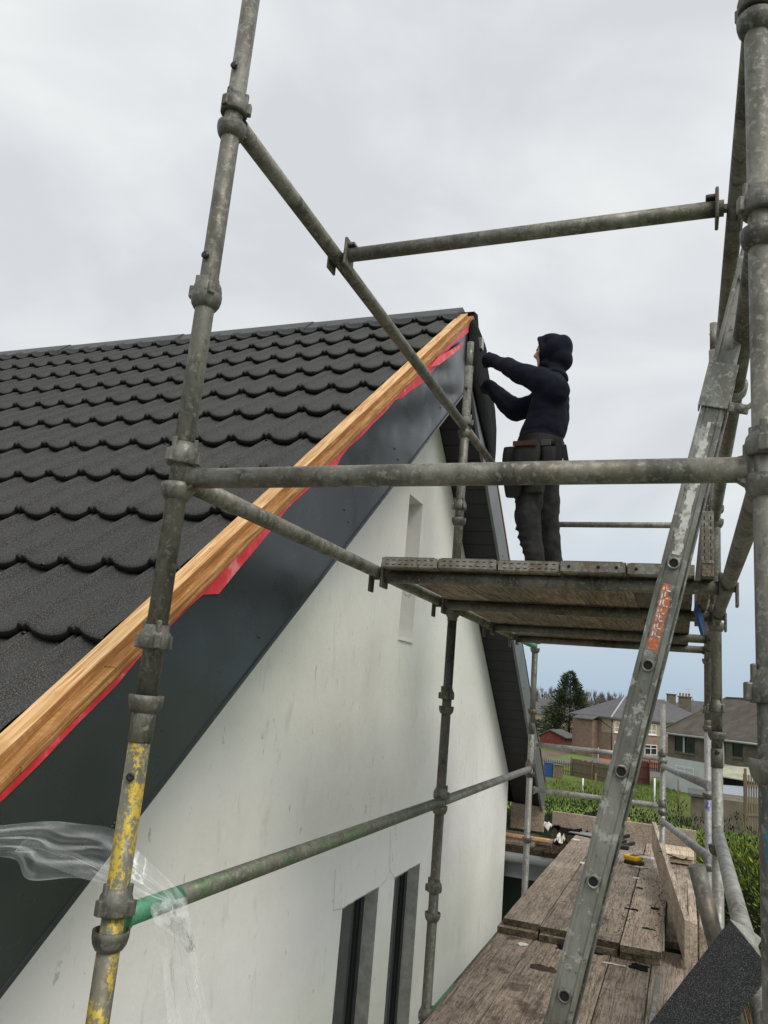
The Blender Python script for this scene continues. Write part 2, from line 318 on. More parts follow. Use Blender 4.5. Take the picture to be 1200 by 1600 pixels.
def part(name, mb, mats, root, label=None, local=False):
    base = wloc(root); mid = base if not local else Vector(local)
    o = link(bpy.data.objects.new(name, mesh(name, mb, mats, mid))); o.parent = root; o.location = mid - base
    if label: o['label'] = label
    return o
def solo(name, mb, mats, label=None, cat=None, group=None, kind=None):
    lo = [min(v[i] for v in mb.v) for i in range(3)]; hi = [max(v[i] for v in mb.v) for i in range(3)]
    org = Vector(((lo[0] + hi[0]) / 2, (lo[1] + hi[1]) / 2, lo[2]))
    o = link(bpy.data.objects.new(name, mesh(name, mb, mats, org))); o.location = (org.x, org.y, org.z + H)
    return tagit(o, label, cat, group, kind)

R = .02415
CUPS = [1.41, .91, .41, -.085, -.572, -1.065, -1.57]
G_STD = 'scaffold standards'; G_LED = 'scaffold ledgers and rails'

def cup_lower(z, x, y):
    return MB().lathe((x, y, z), (0, 0, 1), [(R, -.016), (.029, -.014), (.0355, -.003), (.0385, .010), (.039, .024), (.0355, .0245), (.0345, .008), (R, .002)], 28)
def cup_upper(z, x, y, rot=0):
    mb = MB().lathe((x, y, z), (0, 0, 1), [(R, -.004), (.034, -.004), (.0365, .0), (.037, .020), (.034, .034), (.0285, .042), (R + .002, .052), (R, .052)], 28)
    for k in range(3):
        a = rot + k * 2.094; m_ = Matrix.Translation((x, y, z)) @ Matrix.Rotation(a, 4, 'Z')
        mb.bbox((.031, -.009, -.002), (.045, .009, .030), .003, 0, m_)
        mb.bbox((.024, -.006, .030), (.034, .006, .062), .003, 0, m_)
    return mb
def standard(x, y, z0, z1, label, mat='steel', lower=None, joint=None, ups={}, spigot=False, cups=None, bolts=(), lean=(0, 0), cupmat='cup'):
    t = thing('scaffold_standard', label, 'scaffold pole', (x, y, z0), G_STD)
    if joint is None: part('tube', MB().tube((x, y, z0), (x, y, z1), R, 28, hollow=True), mat, t)
    else:
        part('tube', MB().tube((x, y, joint), (x, y, z1), R, 28), mat, t)
        part('tube', MB().tube((x, y, z0), (x, y, joint), R * 1.003, 28), lower or mat, t, 'lower tube of the pole, more weathered or painted')
        part('joint_collar', MB().lathe((x, y, joint), (0, 0, 1), [(R, -.002), (R * 1.10, -.002), (R * 1.10, .075), (R, .08)], 28), mat, t)
    if spigot:
        part('spigot', MB().tube((x, y, z1 - .01), (x, y, z1 + .15), .019, 20).tube((x - .021, y - .002, z1 + .09), (x + .021, y - .002, z1 + .09), .004, 8), mat, t)
    for i, z in enumerate(CUPS if cups is None else cups):
        if not (z0 < z < z1): continue
        part('lower_cup', cup_lower(z, x, y), cupmat, t)
        if z in ups and ups[z] is None: continue
        part('upper_cup', cup_upper(ups.get(z, z + .062), x, y, .4 + i), cupmat, t)
    for zb in bolts:
        part('locking_pin', MB().tube((x - .001, y - .034, zb), (x + .001, y + .03, zb), .006, 10).lathe((x, y - .034, zb), (0, 1, 0), [(.0, 0), (.010, 0), (.010, .006), (.006, .006)], 12), 'screw', t)
    return t
def ledger(p0, p1, label, mat='steel', blades=(1, 1), paint=None, name='scaffold_ledger'):
    p0, p1 = Vector(p0), Vector(p1); d = (p1 - p0).normalized()
    t = thing(name, label, 'scaffold tube', (p0 + p1) / 2, G_LED)
    a = p0 + d * (.034 if blades[0] else 0); b = p1 - d * (.034 if blades[1] else 0)
    if paint:
        q = a + d * paint[0]
        if paint[1] == 'start': part('tube', MB().tube(q, b, R, 28), mat, t); part('painted_end', MB().tube(a, q, R * 1.004, 28), paint[2], t, paint[3])
        else:
            q = b - d * paint[0]; part('tube', MB().tube(a, q, R, 28), mat, t); part('painted_end', MB().tube(q, b, R * 1.004, 28), paint[2], t, paint[3])
    else: part('tube', MB().tube(a, b, R, 28), mat, t)
    for f, p, s in ((blades[0], a, 1), (blades[1], b, -1)):
        if not f: continue
        mb = MB(); e = p - d * .014 * s
        side = d.cross(Vector((0, 0, 1))).normalized()
        mb.prism([e + side * .011 + Vector((0, 0, z)) for z in (.030, -.042)] + [e + d * .030 * s + side * .015 + Vector((0, 0, z)) for z in (-.022, .021)], -side * .026)
        part('blade', mb, paint[2] if paint and ((s == 1) == (paint[1] == 'start')) else mat, t)
    return t

# ------------------------------------------------------------ scaffold: standards
XL, XR = -1.13, .145
Y1, Y2, Y3 = 1.51, 3.99, 6.55
t = standard(XL, Y1, -3.0, 2.2, 'near left pole with yellow paint on its lower half, plastic sheet behind it', 'steel', 'steel_yellow', -.16,
         {.41: .485, -.085: .045, -.572: -.515, .91: .925}, bolts=(1.60, 1.03))
part('rivet', MB().lathe((XL + .008, Y1 - .0235, -.235), (.3, -1, 0), [(.009, 0), (.009, .005), (.004, .004), (0, .002)], 14), 'screw', t)
standard(XL, Y2, -5.6, 1.82, 'pole standing mid wall under the upper platform, top end open beside the fascia', 'steel', 'steel_dark', .41 - .03, {.91: .985, -1.065: -.945}, spigot=True, bolts=(1.68,))
standard(XL, Y3, -5.6, .43, 'thin far left pole with green stains in front of the black soffit', 'steel_dark', 'steel_teal', -.25, {-.085: None, -1.065: None, -1.57: None})
standard(XR, Y1, -3.0, 2.2, 'thick nearest pole at the right edge of the photo with a blue paint splash', 'steel', None, None, {1.41: 1.455, .91: .975, .41: .475, -.085: .035})
o = [c for c in COL.objects if c.name.startswith('scaffold_standard')][-1]
mb = MB()
for k in range(26):                      # curved blue splash on the tube
    z = -.155 - k * .0032; e_ = math.sin(math.pi * (k + .5) / 26) ** .5; a0 = math.radians(262 - (26 + 34 * noise.noise((k * .45, 0, 0))) * e_ - 4 * (k % 3)); a1 = math.radians(270 + (30 + 22 * noise.noise((k * .4, 5, 0))) * e_)
    vs = [(XR + math.cos(a0 + (a1 - a0) * j / 6) * (R + .0006), Y1 + math.sin(a0 + (a1 - a0) * j / 6) * (R + .0006), zz) for zz in (z, z - .0032) for j in range(7)]
    mb.add(vs, [(j, j + 1, j + 8, j + 7) for j in range(6)], 0, True)
part('paint_splash', mb, 'blue_paint', o, 'bright blue paint splash')
standard(.153, Y2, -5.6, 1.82, 'right pole with dark green splashes behind the ladder, bare spigot sticking up', 'steel', 'steel_teal', -.215, {-.085: .03, -.572: None}, spigot=True, bolts=(-.15,))
standard(.188, Y3, -5.6, 1.95, 'far right pole scribbled with violet ink, close behind the splashed pole', 'steel_brown', 'steel_purple', -.10, {-.085: .03, 1.41: None})
standard(-.152, 7.72, -5.6, .08, 'short grey pole with open top rising beside the far hedge', 'steel_teal', None, None, {-.085: None, -1.065: None, -1.57: None}, cups=[-.43, -.86])

# ledgers of the left row
z1_, z2_, z3_, z4_ = 1.455, .448, -.53, -1.53
ledger((XL, Y1, z1_), (XL, Y2, z1_), 'upper left guard rail from the near left pole slanting across the roof verge', 'steel')
ledger((XL, Y2, z1_), (XL, Y3 + .0, z1_), 'rail continuing past the fascia down towards the worker', 'steel')
ledger((XL, Y1, z2_), (XL, Y2, z2_), 'mid left tube slanting over the fascia to the platform corner', 'steel')
ledger((XL, Y2, z2_), (XL, Y3, z2_), 'tube under the left edge of the upper platform, greenish at its far end', 'steel', paint=(.5, 'end', 'green_paint', 'green painted end'))
ledger((XL, Y1, z3_), (XL, Y2, z3_), 'green and grey tube across the white wall, green end at the near pole', 'steel_green', paint=(.20, 'start', 'green_paint', 'bright green painted end'))
ledger((XL, Y2, z3_), (XL, Y3, z3_ + .005), 'pale tube from the mid wall pole to the thin far pole', 'steel_pale')
ledger((XL, Y1, z4_), (XL, Y2, z4_), 'near tube at the foot of the wall beside the lower boards', 'steel_green')
ledger((XL, Y2, z4_), (XL, Y3, z4_), 'far greenish tube at the foot of the wall beside the lower boards', 'steel_green', paint=(.5, 'start', 'green_paint', 'green painted end'))
# across
ledger((XL, Y1, z2_), (XR, Y1, z2_), 'big nearest horizontal tube crossing the whole photo in front of the worker', 'steel')
ledger((XL + .03, 2.215, 1.462), (XR - .03, 2.215, 1.462), 'high transom tube against the sky above the worker', 'steel', blades=(0, 0), name='scaffold_transom')
ledger((XL, Y3, 1.485), (.188, Y3, 1.485), 'thin far guard rail at the height of the worker legs', 'steel')
ledger((-1.31, 7.72, -.395), (-.152, 7.72, -.395), 'upper of two far rails in front of the gardens', 'steel_pale')
ledger((-1.31, 7.72, -.80), (-.152, 7.72, -.80), 'lower of two far rails just above the hedge', 'steel_pale')
ledger((-.152, 7.72, -.46), (.147, 4.55, -.345), 'short blue-stained rail from the short pole to the right poles, the upper one', 'steel_purple', blades=(1, 0))
ledger((-.152, 7.72, -.925), (.150, 4.55, -.70), 'short violet-tinted rail from the short pole, the lower one', 'steel_purple', blades=(1, 0))
ledger((XL, Y2 + .04, z4_ - .03), (XR, Y2 + .04, z4_ - .03), 'transom hidden under the near lower boards', 'steel_dark', blades=(0, 0), name='scaffold_transom')
# right row
ledger((XR, Y1, z1_), (.153, Y2, z1_), 'high right rail rising steeply beside the nearest pole', 'steel_dark')
ledger((XR, Y1, .95), (.153, Y2, .95), 'right rail just behind the ladder top', 'steel_dark')
ledger((.153, Y2, .95), (.188, Y3, .95), 'far right mid rail behind the ladder', 'steel_dark')
ledger((.153, Y2, z1_), (.188, Y3, z1_), 'far right top rail hidden behind the ladder top', 'steel_dark')
ledger((XR, Y1, z2_), (.153, Y2, z2_), 'right tube from the nearest pole down to the platform corner', 'steel')
ledger((.153, Y2, z2_), (.188, Y3, z2_), 'tube under the right edge of the upper platform', 'steel_dark')
ledger((XR, Y1, z3_), (.153, Y2, z3_ + .04), 'thick pale tube running out under the black flashing at the lower right', 'steel_pale')
ledger((XR, Y1, z4_), (.153, Y2, z4_), 'right tube under the near lower boards', 'steel_dark')
ledger((.153, Y2, z4_), (.188, Y3, z4_), 'right tube under the far lower boards', 'steel_dark')
ledger((.042, 2.6, -.42), (.150, 2.62, -.84), 'short stub of dark tube leaning beside the pale right tube', 'steel_dark', blades=(0, 0), name='tube_offcut')

# transom clips and platform transoms
def transom(y, z, x0, x1, label, mat='steel_dark', col2='steel_dark'):
    t = thing('scaffold_transom', label, 'scaffold tube', ((x0 + x1) / 2, y, z), 'transoms under the upper platform')
    part('tube', MB().tube((x0, y, z), (x1, y, z), R, 24), mat, t)
    for x, s in ((x0, -1), (x1, 1)):
        mb = MB(); mb.bbox((x - .006, y - .035, z - .045), (x + .006, y + .035, z + .05), .003)
        mb.bbox((min(x, x + s * .052), y - .010, z - .012), (max(x, x + s * .052), y + .010, z + .008), .002)
        mb.bbox((x - .006 + s * .052, y - .022, z - .062), (x + .004 + s * .052, y + .022, z + .02), .003)
        mb.bbox((x - .004 if s > 0 else x - .05, y - .02, z + .028), (x + .05 if s > 0 else x + .004, y + .02, z + .036), .002)
        part('end_clip', mb, 'steel_dark', t)
for o in [o for o in COL.objects if o.get('label', '').startswith('high transom')]:
    for x, s in ((XL + .04, -1), (XR - .05, 1)):
        mb = MB(); y, z = 2.215, 1.462
        mb.bbox((x - .004, y - .036, z - .05), (x + .006, y + .036, z + .052), .003)
        mb.bbox((min(x, x + s * .062), y - .010, z - .012), (max(x, x + s * .062), y + .010, z + .008), .002)
        mb.bbox((x - .005 + s * .062, y - .03, z - .055), (x + .004 + s * .062, y + .03, z + .03), .003)
        mb.bbox((min(x - s * .03, x), y - .026, z + .0243), (max(x - s * .03, x), y + .018, z + .036), .003)
        part('end_clip', mb, 'cup', o)
transom(2.86, .430, XL + .03, .125, 'transom under the front ends of the upper platform boards', 'steel')
transom(3.72, .430, XL + .03, .13, 'second transom under the upper platform, dark below the boards')
transom(4.82, .430, XL + .03, .14, 'third transom under the upper platform')
transom(5.62, .430, XL + .03, .15, 'rearmost transom at the back edge of the upper platform')

# ------------------------------------------------------------ scaffold boards
def board(x0, x1, y0, y1, z, label, mat='board', band=None, th=.038, group='boards of the upper platform', rot=0, endmat='board_edge', kind='scaffold board', tilt=0):
    cx, cy = (x0 + x1) / 2, (y0 + y1) / 2
    t = thing('scaffold_board', label, kind, (cx, cy, z), group)
    w = (x1 - x0) / 2; h = (y1 - y0) / 2
    bm = bmesh.new(); nx, ny = 4, max(8, int((y1 - y0) / .12))
    mb = MB(); T = []
    for k, zz in enumerate((0, th)):
        for j in range(ny + 1):
            for i in range(nx + 1):
                u = -w + 2 * w * i / nx; v = -h + 2 * h * j / ny
                ex = .004 * noise.noise((cx * 7 + v * 3, i, 3)) if i in (0, nx) else 0
                T.append(Vector((cx + u + ex, cy + v + (.004 * noise.noise((u * 30, cx * 9, j)) if j in (0, ny) else 0), z + zz + .0025 * noise.noise((cx * 5 + u * 4, v * 2.2, 1.5)))))
    n_ = (nx + 1) * (ny + 1); F = []
    idx = lambda k, i, j: k * n_ + j * (nx + 1) + i
    for j in range(ny):
        for i in range(nx):
            F.append(((idx(1, i, j), idx(1, i + 1, j), idx(1, i + 1, j + 1), idx(1, i, j + 1)), 0)); F.append(((idx(0, i, j), idx(0, i, j + 1), idx(0, i + 1, j + 1), idx(0, i + 1, j)), 2))
        for i in (0, nx): F.append(((idx(0, i, j), idx(0, i, j + 1), idx(1, i, j + 1), idx(1, i, j)), 0))
    for i in range(nx):
        for j in (0, ny): F.append(((idx(0, i, j), idx(0, i + 1, j), idx(1, i + 1, j), idx(1, i, j)), 1))
    mb.v = T
    for f, mi in F: mb.f.append(list(f)); mb.mi.append(mi); mb.sm.append(False)
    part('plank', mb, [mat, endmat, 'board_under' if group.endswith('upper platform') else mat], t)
    if band:
        b = MB(); y = y0 - .003
        b.bbox((x0 + .001, y - .0012, z + .001), (x1 - .001, y + .0012, z + th - .001), .0008)
        for zz in (z - .0015, z + th + .0005): b.box((x0 + .01, y, zz), (x1 - .01, y + .045, zz + .0012))
        if band == 'slots':
            for k in range(8):
                xx = x0 + .018 + k * .0255
                for zz in (z + .009, z + .026): b.box((xx, y - .0019, zz), (xx + .012, y - .0010, zz + .003), 1)
        else:
            for xx in (x0 + .03, (x0 + x1) / 2 + .02, x1 - .03): b.lathe((xx, y - .0012, z + th / 2), (0, -1, 0), [(.006, 0), (.005, .003), (0, .004)], 10, 1)
        part('end_band', b, ['band', 'void'], t)
    return t
xs = [-1.085, -.858, -.631, -.404, -.177, .045]
kinds = ['slots', 'slots', 'slots', 'bolts', 'bolts']
words = ['leftmost board of the upper platform, slotted steel band at its end', 'second board from the left on the upper platform, slotted end band', 'middle board of the upper platform, slotted end band at the worker feet',
         'fourth board from the left on the upper platform, bolted end band', 'rightmost board of the upper platform, behind the ladder']
for i in range(5):
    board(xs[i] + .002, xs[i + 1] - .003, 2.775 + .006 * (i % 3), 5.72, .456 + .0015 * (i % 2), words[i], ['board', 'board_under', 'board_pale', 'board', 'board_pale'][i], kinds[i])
# toe board standing on edge at the right end of the upper platform
t = thing('toe_board', 'upright toe board end with slotted steel band to the right of the ladder', 'toe board', (.083, 2.78, .452))
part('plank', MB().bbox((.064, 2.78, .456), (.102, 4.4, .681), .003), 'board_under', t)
b = MB().bbox((.064, 2.7755, .500), (.102, 2.7785, .679), .001); b.box((.0635, 2.779, .500), (.0645, 2.83, .679))
for k in range(7):
    for xx in (.071, .091): b.box((xx, 2.7747, .512 + k * .023), (xx + .003, 2.7754, .524 + k * .023), 1)
part('end_band', b, ['band', 'void'], t)
b = MB().box((.0, 5.0, .40), (.055, 5.02, .452))
solo('blue_strap', MB().beam((.058, 3.5, .45), (.088, 3.62, .36), .012, .06), 'blue_plastic', 'scrap of blue strap hanging beside the right edge of the upper platform', 'strap')

# lower boards: a near layer, and two layers lapped over it further away
lowx = [-1.095, -.868, -.600, -.395, -.160]
g = 'boards of the lower platform'
nm = ['near lower board beside the wall', 'second near lower board from the wall', 'third near lower board from the wall, behind the ladder foot', 'fourth near lower board from the wall', 'near lower board at the outer edge, pinkish']
lx1 = [-.874, -.608, -.402, -.168, .10]
for i in range(5):
    board(lowx[i], lx1[i], 1.0 + .1 * (i % 2), 5.95 - .05 * i, -1.503, nm[i], 'board_pale' if i == 4 else 'board', group=g)
ux = [-1.085, -.838, -.590, -.345, -.100]
nm1 = ['under board of the lapped pair next to the wall, mossy end', 'under board of the second lapped pair', 'under board of the third lapped pair, rotten end', 'under board of the outer lapped pair']
nm2 = ['top board of the lapped pair next to the wall', 'top board of the second lapped pair, ladder passing in front', 'top board of the third lapped pair with grit in its gap', 'top board of the outer lapped pair, cracked lengthwise']
for i in range(4):
    o0 = .012 * (i % 2)
    board(ux[i] - (.02 if i == 0 else -.004), ux[i + 1] - .012, 5.44 - .01 * i, 9.45, -1.463, nm1[i], 'board', group=g)
    board(ux[i] + .004, ux[i + 1] - .006, 5.50 - .035 * i, 9.5, -1.423, nm2[i], 'board_pale' if i in (0, 3) else 'board', group=g)
board(-.095, .10, 6.0, 9.4, -1.503, 'low outer board showing past the toe board', 'board', group=g)
# long toe board on edge
t = thing('toe_board', 'long pale toe board standing on edge along the outer side of the lower platform', 'toe board', (-.1, 7.2, -1.43))
mb = MB(); p0 = Vector((.038, 5.42, -1.31)); p1 = Vector((-.25, 8.7, -1.18))
mb.beam(p0, p1, .036, .245, ch=.003); part('plank', mb, 'offcut' if 0 else 'board_pale', t)
t = thing('toe_board', 'second board end standing behind the near end of the long toe board', 'toe board', (.10, 5.6, -1.46))
part('plank', MB().beam((.072, 5.62, -1.36), (.072, 6.9, -1.34), .05, .23, ch=.003), 'board_pale', t)
t = thing('toe_board', 'pinkish board standing on edge at the right below the stub of tube', 'toe board', (.10, 4.2, -1.2))
part('plank', MB().beam((.097, 4.15, -1.05), (.112, 5.2, -1.05), .035, .24, ch=.003), 'board_pale', t)
solo('wire_tie', MB().tube((-.165, 7.35, -1.12), (.02, 7.15, -1.13), .006, 8).tube((.02, 7.15, -1.13), (.05, 7.1, -1.10), .005, 8), 'screw', 'twisted wire tie hooked over the long toe board', 'wire')
solo('end_board', MB().bbox((-1.37, 9.54, -1.60), (.155, 9.585, -1.195), .004), 'board_pale', 'wide brown board standing across the far end of the lower platform', 'board')
solo('board_offcut', MB().bbox((-1.745, 9.02, -1.36), (-1.385, 9.06, -1.10), .004), 'board_pale', 'pinkish board piece under the end of the far fascia', 'board')
for k in range(5):
    z = -1.36 - k * .052; xx = .125 - .012 * k + .01 * (k % 2)
    solo('board_offcut', MB().bbox((-.16, 8.9 + .03 * (k % 3), z - .036), (xx, 9.45, z), .003), 'offcut',
         ['topmost', 'second', 'third', 'fourth', 'lowest'][k] + ' pale board end in the stack outside the long toe board', 'board', 'stacked pale board ends')

# ------------------------------------------------------------ ladder
def lx(z): return -.132 + .228 * (z + .144)
t = thing('ladder', 'aluminium ladder leaning up from the lower boards with an orange sticker on its side', 'ladder', (lx(-1.46), 2.18, -1.46))
up = Vector((.228, 0, 1)).normalized(); sd = Vector((1, 0, -.228)).normalized()
def lp(z, y, a=0, d=0): return Vector((lx(z), y + d, z)) + sd * a
for y, s in ((2.0, -1), (2.345, 1)):
    mb = MB(); z0, z1 = -1.45, 1.25
    prof = [(-.0285, .0), (-.0285, .028), (-.0245, .028), (-.0245, .004), (.0245, .004), (.0245, .028), (.0285, .028), (.0285, .0), (.023, -.003), (.0185, -.003), (.0155, .0), (-.0155, .0), (-.0185, -.003), (-.023, -.003)]
    pts = [[lp(z, y, a, -s * -1 * d * 1.0 if s < 0 else -d) for a, d in prof] for z in (z0, z1)]
    if s < 0: pts = [[lp(z, y, a, d) for a, d in prof] for z in (z0, z1)]
    n_ = len(prof); mb.add(pts[0] + pts[1], [(i, (i + 1) % n_, n_ + (i + 1) % n_, n_ + i) for i in range(n_)])
    part('stile', mb, 'alu', t)
for k in range(11):
    z = -1.40 + k * .2497 + .010
    r_ = MB().tube(lp(z, 2.0, 0, -.004), lp(z, 2.345, 0, .004), .0155, 18)
    r_.lathe(lp(z, 2.0, 0, -.001), (0, -1, 0), [(.0155, 0), (.0155, .005), (.0105, .0055), (.0105, -.010)], 20)
    r_.add(*[([lp(z, 2.0, 0, -.0045) + Vector((math.cos(i * .5236) * .0105, 0, math.sin(i * .5236) * .0105)) for i in range(12)], [list(range(12))])][0], 1)
    part('rung', r_, ['alu', 'void'], t)
# sticker, scuffs and clamp
mb = MB()
for k in range(22):
    z = .146 + k * .0073
    a0 = -.012 + .003 * noise.noise((k * .7, 0, 0)); a1 = .012 + .005 * noise.noise((k * .9, 4, 0)) - (.006 if k > 17 else 0)
    mb.add([lp(z, 2.0, a0, -.0008), lp(z, 2.0, a1, -.0008), lp(z + .0073, 2.0, a1, -.0008), lp(z + .0073, 2.0, a0, -.0008)], [(0, 1, 2, 3)])
part('sticker', mb, 'sticker', t, 'peeling orange sticker with broken white lettering')
mb = MB()
for k, (h_, w_) in enumerate([(.012, .018), (.010, .014), (.014, .016), (.008, .012), (.013, .017), (.012, .012), (.009, .016)]):
    z = .178 + k * .0185; 
    for q in range(3):
        a = -.009 + (q == 1) * .006 + q * .003; zz = z + (q == 2) * .004
        hh = h_ if q != 1 else .003
        mb.add([lp(zz, 2.0, a, -.0015), lp(zz, 2.0, a + (.003 if q != 1 else w_ * .6), -.0015), lp(zz + hh, 2.0, a + (.003 if q != 1 else w_ * .6), -.0015), lp(zz + hh, 2.0, a, -.0015)], [(0, 1, 2, 3)])
part('lettering', mb, 'letter', t)
mb = MB()
for k in range(40):
    z = .38 + k * .0085; c0 = .006 * noise.noise((k * .3, 1, 0)); w_ = .010 * (1 + .6 * noise.noise((k * .5, 9, 0))) * (1 if k < 34 else .4)
    mb.add([lp(z, 2.0, c0 - w_, -.0007), lp(z, 2.0, c0 + w_, -.0007), lp(z + .0085, 2.0, c0 + w_ * .95, -.0007), lp(z + .0085, 2.0, c0 - w_ * .95, -.0007)], [(0, 1, 2, 3)])
part('plaster_smear', mb, 'splat', t, 'white plaster smear on the stile')
# clamp
t = thing('ladder_clamp', 'whitish ladder clamp near the top of the ladder, bolted to the right rail', 'clamp', lp(.80, 2.0))
mb = MB(); m_ = Matrix((sd, Vector((0, 1, 0)), up)).transposed().to_4x4(); m_.translation = lp(.80, 2.0)
mb.bbox((-.036, -.009, -.045), (.036, -.004, .075), .002, 0, m_); mb.bbox((-.036, -.009, -.045), (-.032, .04, .075), .002, 0, m_); mb.bbox((.032, -.009, -.045), (.036, .05, .04), .002, 0, m_)
part('sleeve', mb, 'steel_pale', t)
mb = MB(); mb.bbox((.036, -.014, -.052), (.082, -.006, -.026), .003, 0, m_); mb.beam(lp(.765, 1.995, .075), lp(.83, 1.995, .125), .008, .02, up=(0, 1, 0))
mb.lathe(lp(.762, 1.988, .062), (0, -1, 0), [(.011, 0), (.011, .008), (0, .009)], 14)
part('arm', mb, 'steel', t)
t = thing('swivel_coupler', 'small bolted coupler on the right rail just above the big horizontal tube', 'coupler', (.147, 2.35, .92))
mb = MB().lathe((.147, 2.33, .95), (0, 1, 0), [(.0245, 0), (.034, 0), (.034, .045), (.0245, .045)], 22); mb.bbox((.10, 2.332, .905), (.135, 2.37, .935), .003); mb.tube((.075, 2.35, .92), (.115, 2.35, .92), .006, 10)
part('band', mb, 'steel_pale', t)

# ------------------------------------------------------------ house
XB, XW, K, YA = -1.40, -1.71, .822, 5.01
def zl(c, y): return c + K * (YA - abs(y - YA)) 
CB, CT, CTT = -1.972, -1.447, -1.392        # bargeboard bottom, top, batten top (height of the line at Y=0)
YN, YF = .88, 9.14
house = thing('house', 'white rendered gable house with black tiled roof being worked on', 'house', (XW, YA, -5.6))
# gable wall with openings (sheet, reveals as solid returns)
YW0, YW1 = 1.42, 8.62
ops_ = [(4.25, 4.81, -2.55, -1.175), (5.10, 5.63, -2.55, -1.17), (4.79, 5.08, .315, 1.29)]
mb = MB(); ys = sorted({YW0, YW1, YA, *[a for o in ops_ for a in o[:2]]})
def ztop(y): return zl(CB + .06, y)
for a, b in zip(ys, ys[1:]):
    hs = sorted([(o[2], o[3]) for o in ops_ if o[0] <= a + 1e-6 and b <= o[1] + 1e-6])
    z = -5.6
    for h0, h1 in hs: mb.poly([(XW, a, z), (XW, b, z), (XW, b, h0), (XW, a, h0)]); z = h1
    mb.poly([(XW, a, z), (XW, b, z), (XW, b, ztop(b)), (XW, a, ztop(a))])
mb.poly([(XW, YW1, -5.6), (-9.6, YW1, -5.6), (-9.6, YW1, ztop(YW1)), (XW, YW1, ztop(YW1))])
mb.poly([(XW, YW0, -5.6), (-9.6, YW0, -5.6), (-9.6, YW0, ztop(YW0)), (XW, YW0, ztop(YW0))])
part('wall', mb, 'render', house)
mb = MB()
for i, (a, b, z0, z1) in enumerate(ops_):
    d = .085 if i < 2 else .11
    mb = MB(); mi = 0
    mb.poly([(XW, b, z0), (XW - d, b, z0), (XW - d, b, z1), (XW, b, z1)]); mb.poly([(XW, a, z0), (XW - d, a, z0), (XW - d, a, z1), (XW, a, z1)])
    mb.poly([(XW, a, z1), (XW, b, z1), (XW - d, b, z1), (XW - d, a, z1)]); mb.poly([(XW, a, z0), (XW, b, z0), (XW - d, b, z0), (XW - d, a, z0)])
    if i == 2:
        mb.poly([(XW - d, a, z0), (XW - d, b, z0), (XW - d, b, z1), (XW - d, a, z1)]); mb.box((XW - d, a, z0), (XW + .012, b, z0 + .02)); 
        mb.mi[4] = 1; part('recess', mb, ['render', 'cement'], house, 'narrow blank recess high in the gable')  # back panel is coloured darker to paint in the shade of the recess
    else:
        w = part('window', MB().box((XW - d - .05, a + .001, z0), (XW - d, a + .055, z1 - .001)).box((XW - d - .05, b - .055, z0), (XW - d, b - .001, z1 - .001)).box((XW - d - .05, a + .056, z1 - .06), (XW - d, b - .056, z1 - .001)).box((XW - d - .05, a + .056, z0), (XW - d, b - .056, z0 + .06))
                 .box((XW - d - .045, a + .056, z0 + .06), (XW - d - .012, a + .085, z1 - .06)).box((XW - d - .045, b - .085, z0 + .06), (XW - d - .012, b - .056, z1 - .06)), 'frame', house, ['left slim window', 'right slim window'][i])
        part('reveal', mb, 'cement', w)
        part('pane', MB().box((XW - d - .035, a + .05, z0 + .03), (XW - d - .028, b - .05, z1 - .03)), 'glass', w)
        part('reflection_strip', MB().box((XW - d - .028, a + .14, z0 + .05), (XW - d - .020, a + .152, z1 - .062)).box((XW - d - .028, a + .20, z0 + .05), (XW - d - .021, a + .206, z1 - .062)), 'reflection', w)  # pale upright strips: reflections on the glass painted as colour
# hairline cracks round the patches above the windows
mb = MB()
def crack(pts, w=.0022):
    P = [at(px, py, X=XW + .0012) for px, py in pts]; Q = []
    for p, q in zip(P, P[1:]):
        for k in range(6): v = p.lerp(q, k / 6); v.y += .006 * noise.noise((v.y * 40, v.z * 40, 0)); v.z += .006 * noise.noise((v.z * 40, 3, v.y * 40)); Q.append(v)
    Q.append(P[-1])
    for p, q in zip(Q, Q[1:]):
        n_ = Vector((0, -(q - p).z, (q - p).y)).normalized() * w; mb.add([p - n_, p + n_, q + n_, q - n_], [(0, 1, 2, 3)])
crack([(534, 1420), (521, 1423), (524, 1358)], .0014); crack([(588, 1393), (604, 1375), (609, 1358), (610, 1296)], .0014); crack([(617, 1374), (612, 1364), (609, 1358)], .0014)
crack([(534, 1421), (560, 1404), (592, 1386)], .0026); crack([(616, 1374), (640, 1358), (658, 1348)], .0026)
part('crack', mb, 'crack', house)

